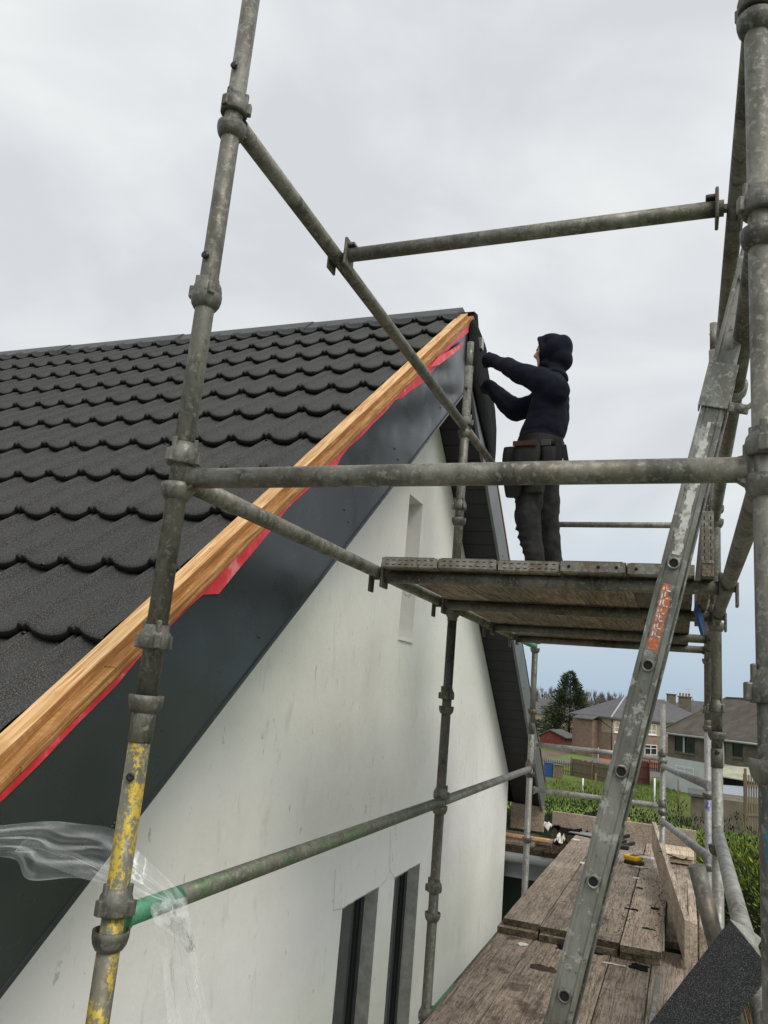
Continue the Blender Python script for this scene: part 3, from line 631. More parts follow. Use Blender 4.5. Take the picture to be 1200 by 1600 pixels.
# roof tiles: near slope
ze = [.0615 + .25 * k for k in range(-6, 11)]     # heights of the course edges
CTILE = -1.408
def tile_h(u):                                  # broad pans between small double crests
    u = u % 1.0
    if u < .74: return -.019 * math.sin(math.pi * u / .74) ** .6
    v = (u - .74) / .26
    return .013 * min(1, v / .12, (1 - v) / .12) - .013 * max(0, 1 - abs(v - .5) / .18)
mb = MB(); PW = .188; seg = 27; X0 = XB - .102
nP = 46; xsn = nP * seg
nrm = Vector((0, -K, 1)).normalized(); dn = Vector((0, -1, -K)).normalized()
zR = 2.60
tops = ze + [2.81]
for ci, zz in enumerate(ze):
    ye = (zz - CTILE) / K
    edge = Vector((0, ye, zz)); topd = .395 + .02
    if ye + topd * .77 > YA + .01: topd = max(.05, (YA - ye) / .775)
    ofs = .0
    lift = .036
    rows = [(-.030, -.006, 1), (-.006, .004, 1), (.002, .012, 1), (.001, lift - .006, 1), (-.008, lift, 1), (-.05, lift - .001, 1), (-.20, lift * .55, 1), (-topd + .02, .0, 1), (-topd, -.003, 1)]
    vs = []; jit = .0015
    for s_, h_, k_ in rows:
        for i in range(xsn + 1):
            x = X0 - i * PW / seg; u = i / seg
            p = edge + dn * (s_ - .012 * 0) + nrm * (h_ + tile_h(u + .35) + .0012 * noise.noise((x * 1.7, ci * 3.1, 0)))
            vs.append(Vector((x, p.y, p.z)) + dn * (.006 * math.sin(math.pi * ((u + .35) % 1.0) / .74) if ((u + .35) % 1.0) < .74 and s_ > -.03 else 0))
    fs = [(r * (xsn + 1) + i, r * (xsn + 1) + i + 1, (r + 1) * (xsn + 1) + i + 1, (r + 1) * (xsn + 1) + i) for r in range(len(rows) - 1) for i in range(xsn)]
    mb.add(vs, fs, 0, True)
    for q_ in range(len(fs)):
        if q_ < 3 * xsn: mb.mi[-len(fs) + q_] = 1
roof = part('tiled_roof', mb, ['tile', 'tile_lip_shade'], house)
mb = MB()
for ci, zz in enumerate(ze):
    ye = (zz - CTILE) / K
    if ye > 4.9: continue
    for k in range(16):
        u = k * 3 + 1 + (ci % 2) * 1.5 - .35 + .87; x = X0 - u * PW
        p = Vector((x, ye, zz)) + nrm * .008 + dn * .003
        mb.lathe(p, dn, [(.010, 0), (.010, .006), (.006, .008), (.005, .005), (0, .005)], 10)
part('tile_screws', mb, 'screw', roof)['kind'] = 'stuff'
# under-sheet of the near slope, far slope with its own covering
mb = MB(); e = .03
mb.prism([(XB - .10, YN, zl(CT - .03, YN)), (XB - .10, YA, zl(CT - .03, YA)), (XB - .10, YA + .35, zl(CB + .33, YA + .35)), (XB - .10, YF, zl(CB + .33, YF)), (XB - .10, YF, zl(CB + .14, YF)), (XB - .10, YA, zl(CB + .14, YA)), (XB - .10, YN, zl(CB + .14, YN))], (-8.2, 0, 0))
part('roof_deck', mb, 'felt', house)
mb = MB()
for k in range(5, 11):                        # far slope courses, ends seen stepping along the far verge
    y = 5.12 + k * .37; 
    a, b = Vector((XB - .02, y, zl(CB + .36 + .012 * k, y))), Vector((XB - .02, y + .44, zl(CB + .34 + .012 * k, y + .44)))
    if k > 3: a.y += 0
    mb.prism([a, b, b + Vector((0, .012, .05)), a + Vector((0, .01, .03))], (-8.2, 0, 0))
part('far_slope_tiles', mb, 'tile', house)
# ridge caps
mb = MB(); x = XB - .085; k = 0
while x > -9.4:
    zt = 2.735; h_ = .0
    pr = [(-.185, -.175), (-.17, -.110), (-.045, .0), (.045, .0), (.17, -.110), (.185, -.175)]
    n_ = len(pr); A = [Vector((x, YA + a, zt + b + h_)) for a, b in pr]; B = [Vector((x - 1.21, YA + a * .985, zt - .007 + b)) for a, b in pr]
    A2 = [v + Vector((0, 0, -.012)) * (1 if i not in (0, n_ - 1) else 1) for i, v in enumerate(A)]
    mb.add(A + B + A2, [(i, i + 1, n_ + i + 1, n_ + i) for i in range(n_ - 1)] + [(i, i + 1, 2 * n_ + i + 1, 2 * n_ + i) for i in range(n_ - 1)] + [[2 * n_ + i for i in range(n_)]])
    x -= 1.2; k += 1
part('ridge_caps', mb, 'ridge', house)
# near bargeboard
def slope_pts(c, y): return Vector((0, y, zl(c, y)))
def fasc(y0, y1, cb, ct, x, th):
    return MB().prism([(x, y0, zl(cb, y0)), (x, y1, zl(cb, y1)), (x, y1, zl(ct, y1)), (x, y0, zl(ct, y0))], (-th, 0, 0))
bn = part('near_fascia', fasc(YN, YA - .0015, CB, CT, XB, .022), 'fascia', house, 'wide dark grey verge fascia of the near slope')
mb = fasc(YN, YA - .12, CB - .004, CB + .012, XB + .006, .006); part('lower_lip', mb, 'fascia', bn)
for px, py in ((742 - 14, 570), (688, 637), (617, 701), (622, 718), (538, 796), (544, 815), (404, 995), (179, 1287), (175, 1292)):
    p = at(px, py, X=XB); part('screw', MB().lathe(p, (1, 0, 0), [(.006, 0), (.005, .004), (0, .0045)], 10), 'screw', bn)
# far bargeboard: set back outer strip, lighter grey
bf = part('far_fascia', fasc(YA + .0015, YF, CB, CB + .345, XB, .022), 'fascia_grey', house, 'grey strip of fascia down the far slope')
for yy in (6.35, 7.55): part('screw', MB().lathe((XB, yy, zl(CB + .12, yy)), (1, 0, 0), [(.006, 0), (.005, .004), (0, .0045)], 10).lathe((XB, yy + .03, zl(CB + .06, yy)), (1, 0, 0), [(.006, 0), (.005, .004), (0, .0045)], 10), 'screw', bf)
part('far_verge_trim', fasc(YA + .3, YF - .05, CB + .347, CB + .375, XB + .0, .03), 'felt', house)
part('far_batten', fasc(5.9, 7.4, CB + .376, CB + .395, XB + .004, .05), 'batten', house)
# soffits of shiplap boards
mb = MB()
for sgn in (-1, 1):
    y = YA + sgn * .02
    while (YN + .05) < y < (YF - .05):
        y2 = y + sgn * .108
        a = Vector((0, y, zl(CB + .075, y))); b = Vector((0, y2 - sgn * .006, zl(CB + .075, y2 - sgn * .006)))
        n2 = Vector((0, -sgn * K, -1)).normalized()
        mb.prism([(XB - .022, a.y, a.z), (XB - .022, b.y, b.z), (XB - .022, b.y, b.z + .018), (XB - .022, a.y + 0, a.z + .012)], (XW - XB + .012, 0, 0)); y = y2
part('soffit', mb, 'soffit', house)
part('soffit_backing', MB().prism([(XB - .022, YN, zl(CB + .10, YN)), (XB - .022, YA, zl(CB + .10, YA)), (XB - .022, YF, zl(CB + .10, YF)), (XB - .022, YF, zl(CB + .13, YF)), (XB - .022, YA, zl(CB + .13, YA)), (XB - .022, YN, zl(CB + .13, YN))], (XW - XB + .012, 0, 0)), 'felt', house)
# battens on the near verge: one wide top length, two thin laths below at the face
def sbar(y0, y1, c0, c1, x0, x1): return MB().prism([(x0, y0, zl(c0, y0)), (x0, y1, zl(c0, y1)), (x0, y1, zl(c1, y1)), (x0, y0, zl(c1, y0))], (x1 - x0, 0, 0))
for (y0, y1), nm_ in zip(((YN, 2.62), (2.623, 4.94)), ('lower', 'upper')):
    vb = sbar(y0, y1, CTT - .030, CTT, XB - .036, XB - .098); vb.mi[0] = 1  # front face gets the darker lath colour, painting in the shade on that side
    part('verge_batten', vb, ['batten', 'lath'], house, nm_ + ' length of new orange verge batten')
for (y0, y1) in ((YN, 1.72), (1.724, 3.35), (3.354, 4.985)):
    part('thin_lath', sbar(y0, y1, CTT - .044, CTT - .031, XB + .001, XB - .06), 'lath', house)
for (y0, y1) in ((YN, 1.45), (1.453, 2.4), (2.405, 4.1), (4.104, 5.0)):
    part('thin_lath', sbar(y0, y1, CT - .004, CTT - .046, XB + .005, XB - .06), 'lath', house)
# red membrane edge
low = [(-60, 1312), (0, 1254), (60, 1195), (120, 1132), (180, 1072), (214, 1030), (232, 1003), (270, 968), (300, 943), (317, 929), (342, 928), (370, 893), (400, 857), (420, 832), (450, 793), (470, 775), (500, 748), (516, 733), (527, 727), (532, 716), (545, 699), (565, 682), (582, 663), (600, 646), (611, 632), (617, 624), (629, 621), (642, 610), (659, 599), (672, 585), (680, 576), (688, 566), (697, 551), (710, 535), (722, 527), (732, 519), (740, 503)]
mb = MB(); P = [at(px, py, X=XB + .004) for px, py in low]; prev = None
for i, p in enumerate(P):
    zt = zl(CT - .003, min(p.y, YA)); up_ = Vector((XB + .0075, p.y, zt)); lo_ = Vector((XB + .004 + .006 * abs(noise.noise((i * .9, 0, 0))), p.y, min(p.z, zt - .010)))
    mid_ = (up_ + lo_) / 2 + Vector((.004 * noise.noise((i * 1.3, 3, 0)), 0, 0))
    if prev: mb.add([prev[0], up_, mid_, prev[1]], [(0, 1, 2, 3)], 0, True); mb.add([prev[1], mid_, lo_, prev[2]], [(0, 1, 2, 3)], 0, True)
    prev = (up_, mid_, lo_)
fl = [(672, 574), (685, 557), (700, 549), (716, 539), (725, 533), (720, 544), (711, 551), (703, 556), (696, 562), (686, 570)]
mb.poly([at(px, py, X=XB + .014 + .008 * (k % 3 == 0)) for k, (px, py) in enumerate(fl)])
part('red_membrane', mb, 'red', house, 'red membrane edge showing under the orange battens, torn flap near the ridge')
# apex cover
rt = [(739, 499), (744, 500), (750, 517), (758, 537), (761, 548), (760, 560), (764, 585), (769, 612), (774, 641), (776, 672), (775, 705), (773, 728), (768, 742)]
lf = [(736, 503), (735, 512), (734, 525), (733, 537), (732, 548), (731, 560), (735, 585), (741, 606), (747, 634), (753, 662), (760, 690), (765, 712), (767, 740)]
mb = MB(); prev = None
for k, (a, b) in enumerate(zip(lf, rt)):
    n3 = [at(a[0], a[1], X=XB + .016), at((a[0] + b[0]) / 2, (a[1] + b[1]) / 2, X=XB + .02 + .035 * noise.noise((k * .8, 0, 0))), at(b[0], b[1], X=XB + .012 + .012 * noise.noise((k * .9, 4, 0)))]
    if prev: mb.add([prev[0], n3[0], n3[1], prev[1]], [(0, 1, 2, 3)], 0, True); mb.add([prev[1], n3[1], n3[2], prev[2]], [(0, 1, 2, 3)], 0, True)
    prev = n3
o = part('hanging_felt', mb, 'felt', house); sm = o.modifiers.new('thick', 'SOLIDIFY'); sm.thickness = .006
part('apex_cover', MB().prism([(XB + .006, YA - .05, zl(CT, YA) + .02), (XB + .006, YA + .05, zl(CT, YA) + .045), (XB + .006, YA + .16, zl(CT, YA) - .13), (XB + .006, YA + .04, zl(CT, YA) - .3)], (-.10, 0, 0)), 'felt', house)
part('strap', MB().bbox((XB + .0, YA + .10, zl(CT, YA) - .20), (XB + .04, YA + .15, zl(CT, YA) - .11), .004), 'zinc', house)

# lower roof beyond the far corner
ln = thing('lean_to', 'low flat-roofed extension with grey gutter beyond the corner of the white wall', 'extension', (-2.3, 9.5, -5.6))
part('flat_roof', MB().box((-4.5, 8.75, -1.56), (-1.19, 9.75, -1.50)), 'grit', ln)
part('wall', MB().box((-4.4, 8.95, -5.6), (-1.3, 9.7, -1.57)), 'greenwall', ln)
part('gutter', MB().tube((-4.5, 8.70, -1.60), (-1.17, 8.70, -1.60), .05, 16).box((-4.5, 8.745, -1.80), (-1.2, 8.765, -1.63)), 'gutter', ln)
part('boarding', MB().bbox((-2.4, 8.80, -1.495), (-1.45, 9.02, -1.46), .003).bbox((-2.4, 9.05, -1.495), (-1.30, 9.30, -1.455), .003), 'board', ln)
solo('wooden_batten', MB().bbox((-2.3, 8.93, -1.44), (-1.30, 8.98, -1.41), .003), 'batten', 'thin orange batten lying on the low roof beside the corner', 'batten')
solo('grit_heap', (lambda b: [b.lathe(Vector((-1.22 + random.uniform(-.12, .12), 8.9 + random.uniform(-.25, .45), -1.50)), (random.uniform(-.4, .4), random.uniform(-.4, .4), 1), [(.0, -.01), (.012 * random.uniform(.5, 1.6), .0), (.010, .012), (0, .018)], 6) for _ in range(160)] and b)(MB()), 'grit', 'loose dark bark and grit beside the far board ends', 'debris', None, 'stuff')

# debris and tools on the lower boards
ZT = -1.384
def crumple(name, c, sx, sy, sz, mat, label, cat, seed, group=None):
    mb = MB(); n_ = 7; vs = []
    for j in range(n_):
        for i in range(n_):
            u, v = i / (n_ - 1) - .5, j / (n_ - 1) - .5
            h_ = abs(noise.noise((u * 4 + seed, v * 4, seed))) * sz * 2.2 + .002
            vs.append((c[0] + u * sx + .2 * sx * noise.noise((u * 3, v * 3 + seed, 5)), c[1] + v * sy + .2 * sy * noise.noise((v * 3, u * 3, seed + 9)), c[2] + h_))
    mb.add(vs, [(j * n_ + i, j * n_ + i + 1, (j + 1) * n_ + i + 1, (j + 1) * n_ + i) for j in range(n_ - 1) for i in range(n_ - 1)])
    o = solo(name, mb, mat, label, cat, group); sm = o.modifiers.new('thick', 'SOLIDIFY'); sm.thickness = .003; return o
p = at(860, 1288, Z=-1.38); crumple('wrapper', (p.x, p.y, -1.44), .14, .3, .075, 'paper', 'crumpled cream wrapper at the far left of the lower boards', 'wrapper', 2)
p = at(876, 1308, Z=-1.42); crumple('wrapper', (p.x, p.y, -1.46), .10, .3, .05, 'paper', 'pale scrap of paper lying on the grit by the low roof', 'wrapper', 5)
p = at(888, 1295, Z=-1.38); crumple('felt_scrap', (p.x, p.y - .1, -1.40), .35, .35, .07, 'felt', 'black scrap of felt at the far end of the boards', 'scrap', 8)
p = at(905, 1296, Z=-1.38); crumple('felt_scrap', (p.x + .05, p.y - .1, -1.40), .2, .3, .07, 'felt', 'second black felt scrap, right of the first one', 'scrap', 11)
p = at(918, 1304, Z=ZT); solo('slate_piece', MB().beam((p.x - .15, p.y, ZT + .012), (p.x + .20, p.y - .15, ZT + .02), .22, .01), 'slate', 'grey flat metal piece lying left of the ladder at the far end', 'metal piece')
p = at(985, 1310, Z=ZT); solo('slate_piece', MB().beam((p.x - .12, p.y, ZT + .012), (p.x + .09, p.y + .04, ZT + .012), .16, .008), 'slate', 'grey flat piece lying just right of the ladder', 'metal piece')
p = at(975, 1300, Z=ZT); solo('cardboard_box', MB().bbox((p.x - .10, p.y - .02, ZT), (p.x + .06, p.y + .08, ZT + .16), .004).prism([(p.x + .06, p.y - .02, ZT + .001), (p.x + .11, p.y - .1, ZT + .001), (p.x + .11, p.y - .08, ZT + .09), (p.x + .06, p.y, ZT + .1)], (0, .006, 0)), 'card', 'open yellowish cardboard box behind the ladder at the far end board', 'box')
p = at(908, 1319, Z=ZT); 
for k in range(4):
    q = at((938, 962, 968, 975)[k], (1318, 1323, 1314, 1326)[k], Z=ZT); solo('dark_tool', MB().bbox((q.x - .05, q.y - .08, ZT), (q.x + .05, q.y + .06, ZT + .04), .008).beam((q.x, q.y, ZT + .03), (q.x + .09, q.y + .12, ZT + .05), .03, .03), 'black',
        ['black hand tool left of the ladder', 'black tool half hidden by the ladder, left one', 'black tool behind the ladder edge, rear one', 'black tool at the right edge of the ladder, front one'][k] + ' on the far boards', 'tool', 'dark tools on the lower boards')
t = thing('tape_measure', 'yellow and black tape measure on the lower boards right of the ladder', 'tape measure', (*at(989, 1350, Z=ZT)[:2], ZT))
q = at(989, 1350, Z=ZT)
m_ = Matrix.Translation((q.x, q.y, ZT)) @ Matrix.Rotation(-.5, 4, 'Z')
part('case', MB().bbox((-.075, -.05, .03), (.06, .06, .075), .012, 0, m_), 'yellow', t)
part('grip', MB().bbox((-.06, -.062, .0), (.085, .062, .032), .008, 0, m_).bbox((-.02, -.03, .073), (.04, .03, .081), .003, 0, m_), 'black', t)
for k, (px, py, sx, mt) in enumerate([(1012, 1340, .12, 'paper'), (1005, 1356, .13, 'paper'), (1008, 1372, .05, 'slate'), (914, 1349, .08, 'paper'), (988, 1421, .09, 'felt'), (1015, 1452, .08, 'felt'), (1000, 1388, .05, 'grit'), (1024, 1420, .05, 'felt'), (995, 1372, .05, 'paper'), (900, 1312, .08, 'paper')]):
    q = at(px, py, Z=ZT); lab = ['white torn paper strip right of the tape measure', 'long pale splinter in front of the tape measure', 'small grey chip past the tape measure', 'square pale paper scrap on the second board left of the ladder', 'thin dark stick lying across the gap between boards', 'black curled scrap on the outer board near its end', 'dark crumb on the outer boards', 'black flake at the outer edge of the boards', 'small white chip near the tape measure', 'pale paper scrap on the board by the wall at its far end'][k]
    crumple('scrap', (q.x, q.y, ZT - .002), sx, sx * (.28 if k in (1, 4, 5) else .9), .006, mt, lab, 'scrap', 20 + k, 'scraps on the lower boards')
ZN = -1.464
for k, (px, py, sx, sy, mt, lab) in enumerate([(851, 1514, .13, .09, 'grit', 'curled brown leaf on the second near board'), (963, 1508, .13, .012, 'paper', 'thin white cable tie lying on the near boards'), (1000, 1512, .11, .10, 'felt', 'dark wet clump beside the white cable tie'), (881, 1481, .08, .1, 'felt', 'dark clump at the ends of the lapped boards'), (816, 1476, .06, .05, 'paper', 'white flake on the near board beside the wall'), (935, 1490, .05, .05, 'felt', 'small dark clump left of the cable tie')]):
    q = at(px, py, Z=ZN); crumple('litter', (q.x, q.y, ZN - .001), sx, sy, .006, mt, lab, 'scrap', 50 + k, 'litter on the near boards')
solo('metal_strip', MB().beam((-.135, 4.25, ZN + .004), (-.115, 5.20, ZN + .004), .022, .004), 'steel_pale', 'thin metal strip lying in the gap between near boards under the flashing', 'metal strip')

mb = MB()
for _ in range(520):
    yv = random.uniform(5.6, 9.3); xv = -.11 - abs(random.gauss(0, .05)) if random.random() < .6 else random.uniform(-.75, -.1)
    if random.random() < .35: xv = -.345 + random.gauss(0, .025)
    r_ = random.uniform(.002, .007); mb.lathe((xv, yv, ZT - .001), (random.uniform(-.5, .5), random.uniform(-.5, .5), 1), [(0, -.002), (r_, .0), (r_ * .7, r_ * .5), (0, r_ * .6)], 5)
solo('moss_and_grit', mb, 'grit', 'dark grit and moss strewn over the outer lapped boards', 'debris', None, 'stuff')
# black flashing lying at the lower right
t = thing('flashing', 'black stone-chipped metal flashing with a pale folded edge leaning at the lower right', 'flashing', (.05, 1.95, -.75))
A, B = Vector(at(1141, 1437, Y=1.93)), Vector(at(1205, 1515, Y=1.70))
D = (Vector(at(1005, 1612, Y=1.78)) - A); D = D * 1.55
n_ = (B - A).cross(D).normalized()
if n_.z < 0: n_ = -n_
part('sheet', MB().prism([A, B, B + D, A + D], -n_ * .0025), 'chip', t)
E_ = Vector(at(1190, 1466, Y=2.02)); 
part('folded_edge', MB().prism([A + n_ * .001, at(1166, 1447, Y=2.02), E_, at(1181, 1480, Y=1.96)], -n_ * .002), 'steel_pale', t)
solo('cloth_bundle', (lambda b: b.lathe((.118, 1.60, -.70), (0, 0, 1), [(.0, -.05), (.05, -.02), (.062, .04), (.055, .10), (.035, .145), (.0, .15)], 18))(MB()), 'steel_pale', 'pale rounded coupling below the nearest pole at the bottom right corner', 'coupler')

# clear plastic sheet
def sheet(rows, nu=30, amp=.012, seed=0, mb=None):
    mb = mb or MB(); n_ = len(rows[0]); 
    def cat(pts, t):
        k = min(int(t * (len(pts) - 1)), len(pts) - 2); f = t * (len(pts) - 1) - k
        p = [pts[max(k - 1, 0)], pts[k], pts[k + 1], pts[min(k + 2, len(pts) - 1)]]
        return .5 * ((2 * p[1]) + (p[2] - p[0]) * f + (2 * p[0] - 5 * p[1] + 4 * p[2] - p[3]) * f * f + (3 * p[1] - p[0] - 3 * p[2] + p[3]) * f ** 3)
    nv = 22; vs = []
    for j in range(nv + 1):
        for i in range(nu + 1):
            u, v = i / nu, j / nv; a = cat(rows[0], u); b = cat(rows[1], u); p = a.lerp(b, v)
            env = math.sin(math.pi * min(1, max(0, v))) * .7 + .3
            p = p + Vector((1, -.4, .25)) * amp * env * (.5 - 1.6 * abs(noise.noise((v * 4 + seed, u * 2.2, seed))) - .7 * abs(noise.noise((v * 10, u * 4 + seed, 2))))
            vs.append(p)
    mb.add(vs, [(j * (nu + 1) + i, j * (nu + 1) + i + 1, (j + 1) * (nu + 1) + i + 1, (j + 1) * (nu + 1) + i) for j in range(nv) for i in range(nu)], 0, True)
    return mb
def Q(px, py, X): return at(px, py, X=X)
mb = sheet([[Q(-60, 1296, -1.37), Q(0, 1290, -1.36), Q(75, 1283, -1.33), Q(120, 1287, -1.30), Q(180, 1296, -1.25), Q(215, 1328, -1.20), Q(262, 1374, -1.13), Q(290, 1404, -1.09)],
            [Q(-60, 1335, -1.37), Q(-10, 1338, -1.36), Q(25, 1345, -1.33), Q(45, 1375, -1.30), Q(120, 1372, -1.25), Q(190, 1388, -1.20), Q(240, 1408, -1.13), Q(240, 1428, -1.10)]], 60, .030, 1)
sheet([[Q(24, 1330, -1.31), Q(46, 1308, -1.29), Q(100, 1326, -1.25), Q(160, 1352, -1.19), Q(235, 1392, -1.12), Q(286, 1408, -1.085)],
       [Q(27, 1334, -1.31), Q(70, 1350, -1.29), Q(110, 1366, -1.25), Q(150, 1380, -1.19), Q(225, 1412, -1.12), Q(244, 1430, -1.09)]], 44, .022, 5, mb)
sheet([[Q(290, 1402, -1.09), Q(296, 1430, -1.085), Q(302, 1475, -1.08), Q(318, 1540, -1.07), Q(338, 1625, -1.06), Q(352, 1700, -1.05)],
       [Q(236, 1412, -1.095), Q(242, 1450, -1.10), Q(252, 1500, -1.10), Q(256, 1540, -1.09), Q(262, 1625, -1.09), Q(258, 1700, -1.08)]], 44, .030, 9, mb)
sheet([[Q(288, 1402, -1.075), Q(292, 1422, -1.07), Q(298, 1445, -1.07), Q(305, 1480, -1.07)], [Q(234, 1414, -1.075), Q(240, 1440, -1.07), Q(268, 1462, -1.07), Q(296, 1490, -1.07)]], 20, .03, 13, mb)
solo('plastic_sheet', mb, 'poly', 'torn clear plastic sheet draped behind the yellow pole and over the green tube end', 'plastic sheet')

#BG0
# ------------------------------------------------------------ gardens, houses and trees behind
GZ = -5.6
def leafmat(name, stops, rough=.7, trans=.0):
    m = Mat(name, rough, 0, .25); g = N('ShaderNodeNewGeometry', m.t)
    n_ = m.noise(.9, 4, .6); ad = N('ShaderNodeMath', m.t, operation='MULTIPLY_ADD'); m.t.links.new(g.outputs['Random Per Island'], ad.inputs[0]); ad.inputs[1].default_value = .55
    mm = N('ShaderNodeMath', m.t, operation='MULTIPLY'); m.t.links.new(n_, mm.inputs[0]); mm.inputs[1].default_value = .5; m.t.links.new(mm.outputs[0], ad.inputs[2])
    m.col(ramp(m.t, ad.outputs[0], stops)); return m.m
M['hedge'] = leafmat('conifer hedge', [(.34, (.004, .008, .002)), (.58, (.014, .026, .006)), (.75, (.036, .058, .010)), (.92, (.09, .13, .022))])
M['grass_tuft'] = leafmat('rough grass', [(.2, (.07, .11, .025)), (.6, (.11, .165, .03)), (.9, (.17, .22, .05))])
M['bright_bush'] = leafmat('bright conifer bush', [(.2, (.03, .05, .01)), (.5, (.10, .15, .02)), (.8, (.26, .31, .04))])
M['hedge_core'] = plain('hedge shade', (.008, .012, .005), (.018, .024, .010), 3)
M['spruce'] = leafmat('dark conifer', [(.2, (.030, .042, .022)), (.6, (.055, .072, .036)), (.9, (.10, .115, .06))])
M['shrub'] = leafmat('small-leaved shrub', [(.2, (.02, .032, .018)), (.6, (.05, .07, .035)), (.9, (.10, .13, .07))])
M['twig'] = leafmat('bare twigs', [(.2, (.055, .045, .034)), (.6, (.10, .082, .062)), (.9, (.16, .135, .105))])
M['dry'] = leafmat('dry stems', [(.2, (.12, .07, .04)), (.6, (.24, .15, .08)), (.9, (.36, .26, .15))])
M['bark'] = plain('bark', (.04, .032, .025), (.09, .07, .055), 8, .95, .4)
m = Mat('lawn and soil', .95, 0, .15)
c = ramp(m.t, m.noise(.05, 8, .65), [(.36, (.10, .115, .035)), (.5, (.125, .19, .035)), (.64, (.16, .235, .04))])
c = mixc(m.t, ramp(m.t, m.noise(2.2, 6, .7), [(.40, (0, 0, 0)), (.7, (.5, .5, .5))]), c, (.075, .085, .03))
c = mixc(m.t, ramp(m.t, m.noise(.16, 5, .6), [(.60, (0, 0, 0)), (.68, (.7, .7, .7))]), c, (.13, .10, .07))
m.col(c).bump(m.noise(3, 8, .7), .5, .15); M['lawn'] = m.m
M['soil'] = plain('bare brown soil', (.10, .07, .05), (.19, .14, .10), .8, .95, .4)
M['paving'] = plain('red block paving', (.26, .10, .065), (.36, .15, .10), 3, .9)
M['slab'] = plain('added grey bounce slabs', (.24, .225, .20), (.33, .31, .28), 1, .9)
M['tarmac'] = plain('grey path', (.10, .10, .10), (.15, .15, .145), 2, .9)
M['roof_slate'] = plain('grey roof tiles', (.075, .073, .075), (.125, .12, .12), 1.6, .75, .3)
M['roof_brown'] = plain('brown weathered slates', (.065, .056, .046), (.125, .105, .085), 1.2, .85, .4)
m = Mat('coursed roof tiles', .75); w = N('ShaderNodeTexWave', m.t, wave_type='BANDS', bands_direction='Z'); w.inputs['Scale'].default_value = 2.6; w.inputs['Distortion'].default_value = .3; m.t.links.new(m.obj, w.inputs['Vector'])
c = ramp(m.t, m.noise(1.5, 5), [(.3, (.085, .08, .085)), (.7, (.125, .12, .125))]); m.col(mixc(m.t, ramp(m.t, w.outputs['Fac'], [(.0, (.7, .7, .7)), (.35, (0, 0, 0))]), c, (.04, .038, .04))); M['roof_course'] = m.m
M['harl'] = plain('brown roughcast', (.20, .135, .10), (.28, .20, .155), 2.5, .95, .4)
M['harl_pale'] = plain('beige roughcast', (.29, .235, .175), (.38, .31, .24), 2.5, .95, .3)
M['harl_stone'] = plain('grey brown stone wall', (.10, .085, .065), (.19, .16, .125), 1.8, .95, .5)
M['white_wall'] = plain('white painted wall', (.50, .51, .50), (.62, .63, .62), 1.2, .9)
M['upvc'] = plain('white window frame', (.70, .71, .72), (.78, .79, .80), 3, .5)
M['pane_dark'] = plain('dark pane', (.010, .012, .014), (.03, .034, .038), 1.5, .15)
M['net'] = plain('net curtain', (.30, .31, .30), (.45, .46, .45), 3, .8)
M['teal'] = plain('pale teal panel', (.22, .42, .42), (.28, .48, .48), 2, .6)
M['red_shed'] = plain('red painted boards', (.12, .03, .026), (.19, .05, .042), 3, .8)
M['fence'] = plain('weathered fence boards', (.11, .085, .055), (.22, .17, .115), 3, .95, .3, 0, (6, 6, .6))
M['fence_red'] = plain('red-brown fence boards', (.085, .035, .026), (.13, .055, .042), 3, .9, 0, 0, (6, 6, .6))
M['lean_roof'] = plain('mossy pale sheeting', (.25, .26, .17), (.42, .41, .33), 1.5, .8)
M['flat_roof'] = plain('grey flat roofing', (.24, .27, .30), (.32, .35, .38), 1, .7)
M['chimney_pot'] = plain('clay chimney pot', (.35, .15, .09), (.45, .22, .14), 3, .8)
M['lead'] = plain('pale ridge lead', (.34, .34, .35), (.46, .46, .47), 2, .6)

mb = MB()                                       # one ground sheet to the horizon, rising to a low hill far away
yy = [-60, -20, 0, 8, 20, 40, 60, 90, 130, 150, 175, 200, 230, 260, 320, 500, 900, 2200]
xx = [-1500, -600, -250, -120, -60, -30, -15, 0, 15, 30, 60, 120, 250, 600, 1500]
def gh(x, y): 
    t = min(1, max(0, (y - 140) / 110)); t = t * t * (3 - 2 * t)
    return GZ + t * (3.6 + 1.0 * noise.noise((x * .012, y * .01, 3)))
mb.add([(x, y, gh(x, y)) for y in yy for x in xx], [(j * len(xx) + i, j * len(xx) + i + 1, (j + 1) * len(xx) + i + 1, (j + 1) * len(xx) + i) for j in range(len(yy) - 1) for i in range(len(xx) - 1)], 0, True)
solo('ground', mb, 'lawn', None, None, None, 'structure')
def patch(name, pts, mat, dz):
    solo(name, MB().poly([(*at(px, py, Z=GZ)[:2], GZ + dz) for px, py in pts]), mat, None, None, None, 'structure')
patch('soil', [(800, 1178), (862, 1172), (905, 1171), (900, 1177), (860, 1184), (855, 1192), (800, 1196)], 'soil', .01)
patch('path', [(800, 1190), (862, 1186), (930, 1185), (990, 1190), (990, 1196), (930, 1192), (860, 1194), (800, 1200)], 'tarmac', .015)
patch('paving', [(930, 1181), (1040, 1181), (1060, 1190), (1050, 1200), (990, 1199), (940, 1190)], 'paving', .02)
solo('bounce_slabs', MB().poly([(-14, -12, GZ + .012), (6, -12, GZ + .012), (6, 15.5, GZ + .012), (-14, 15.5, GZ + .012)]), 'slab', None, None, None, 'structure')  # grey paving added so the ground bounces less green onto the wall
patch('yard', [(985, 1200), (1060, 1201), (1060, 1216), (1000, 1214)], 'tarmac', .024)

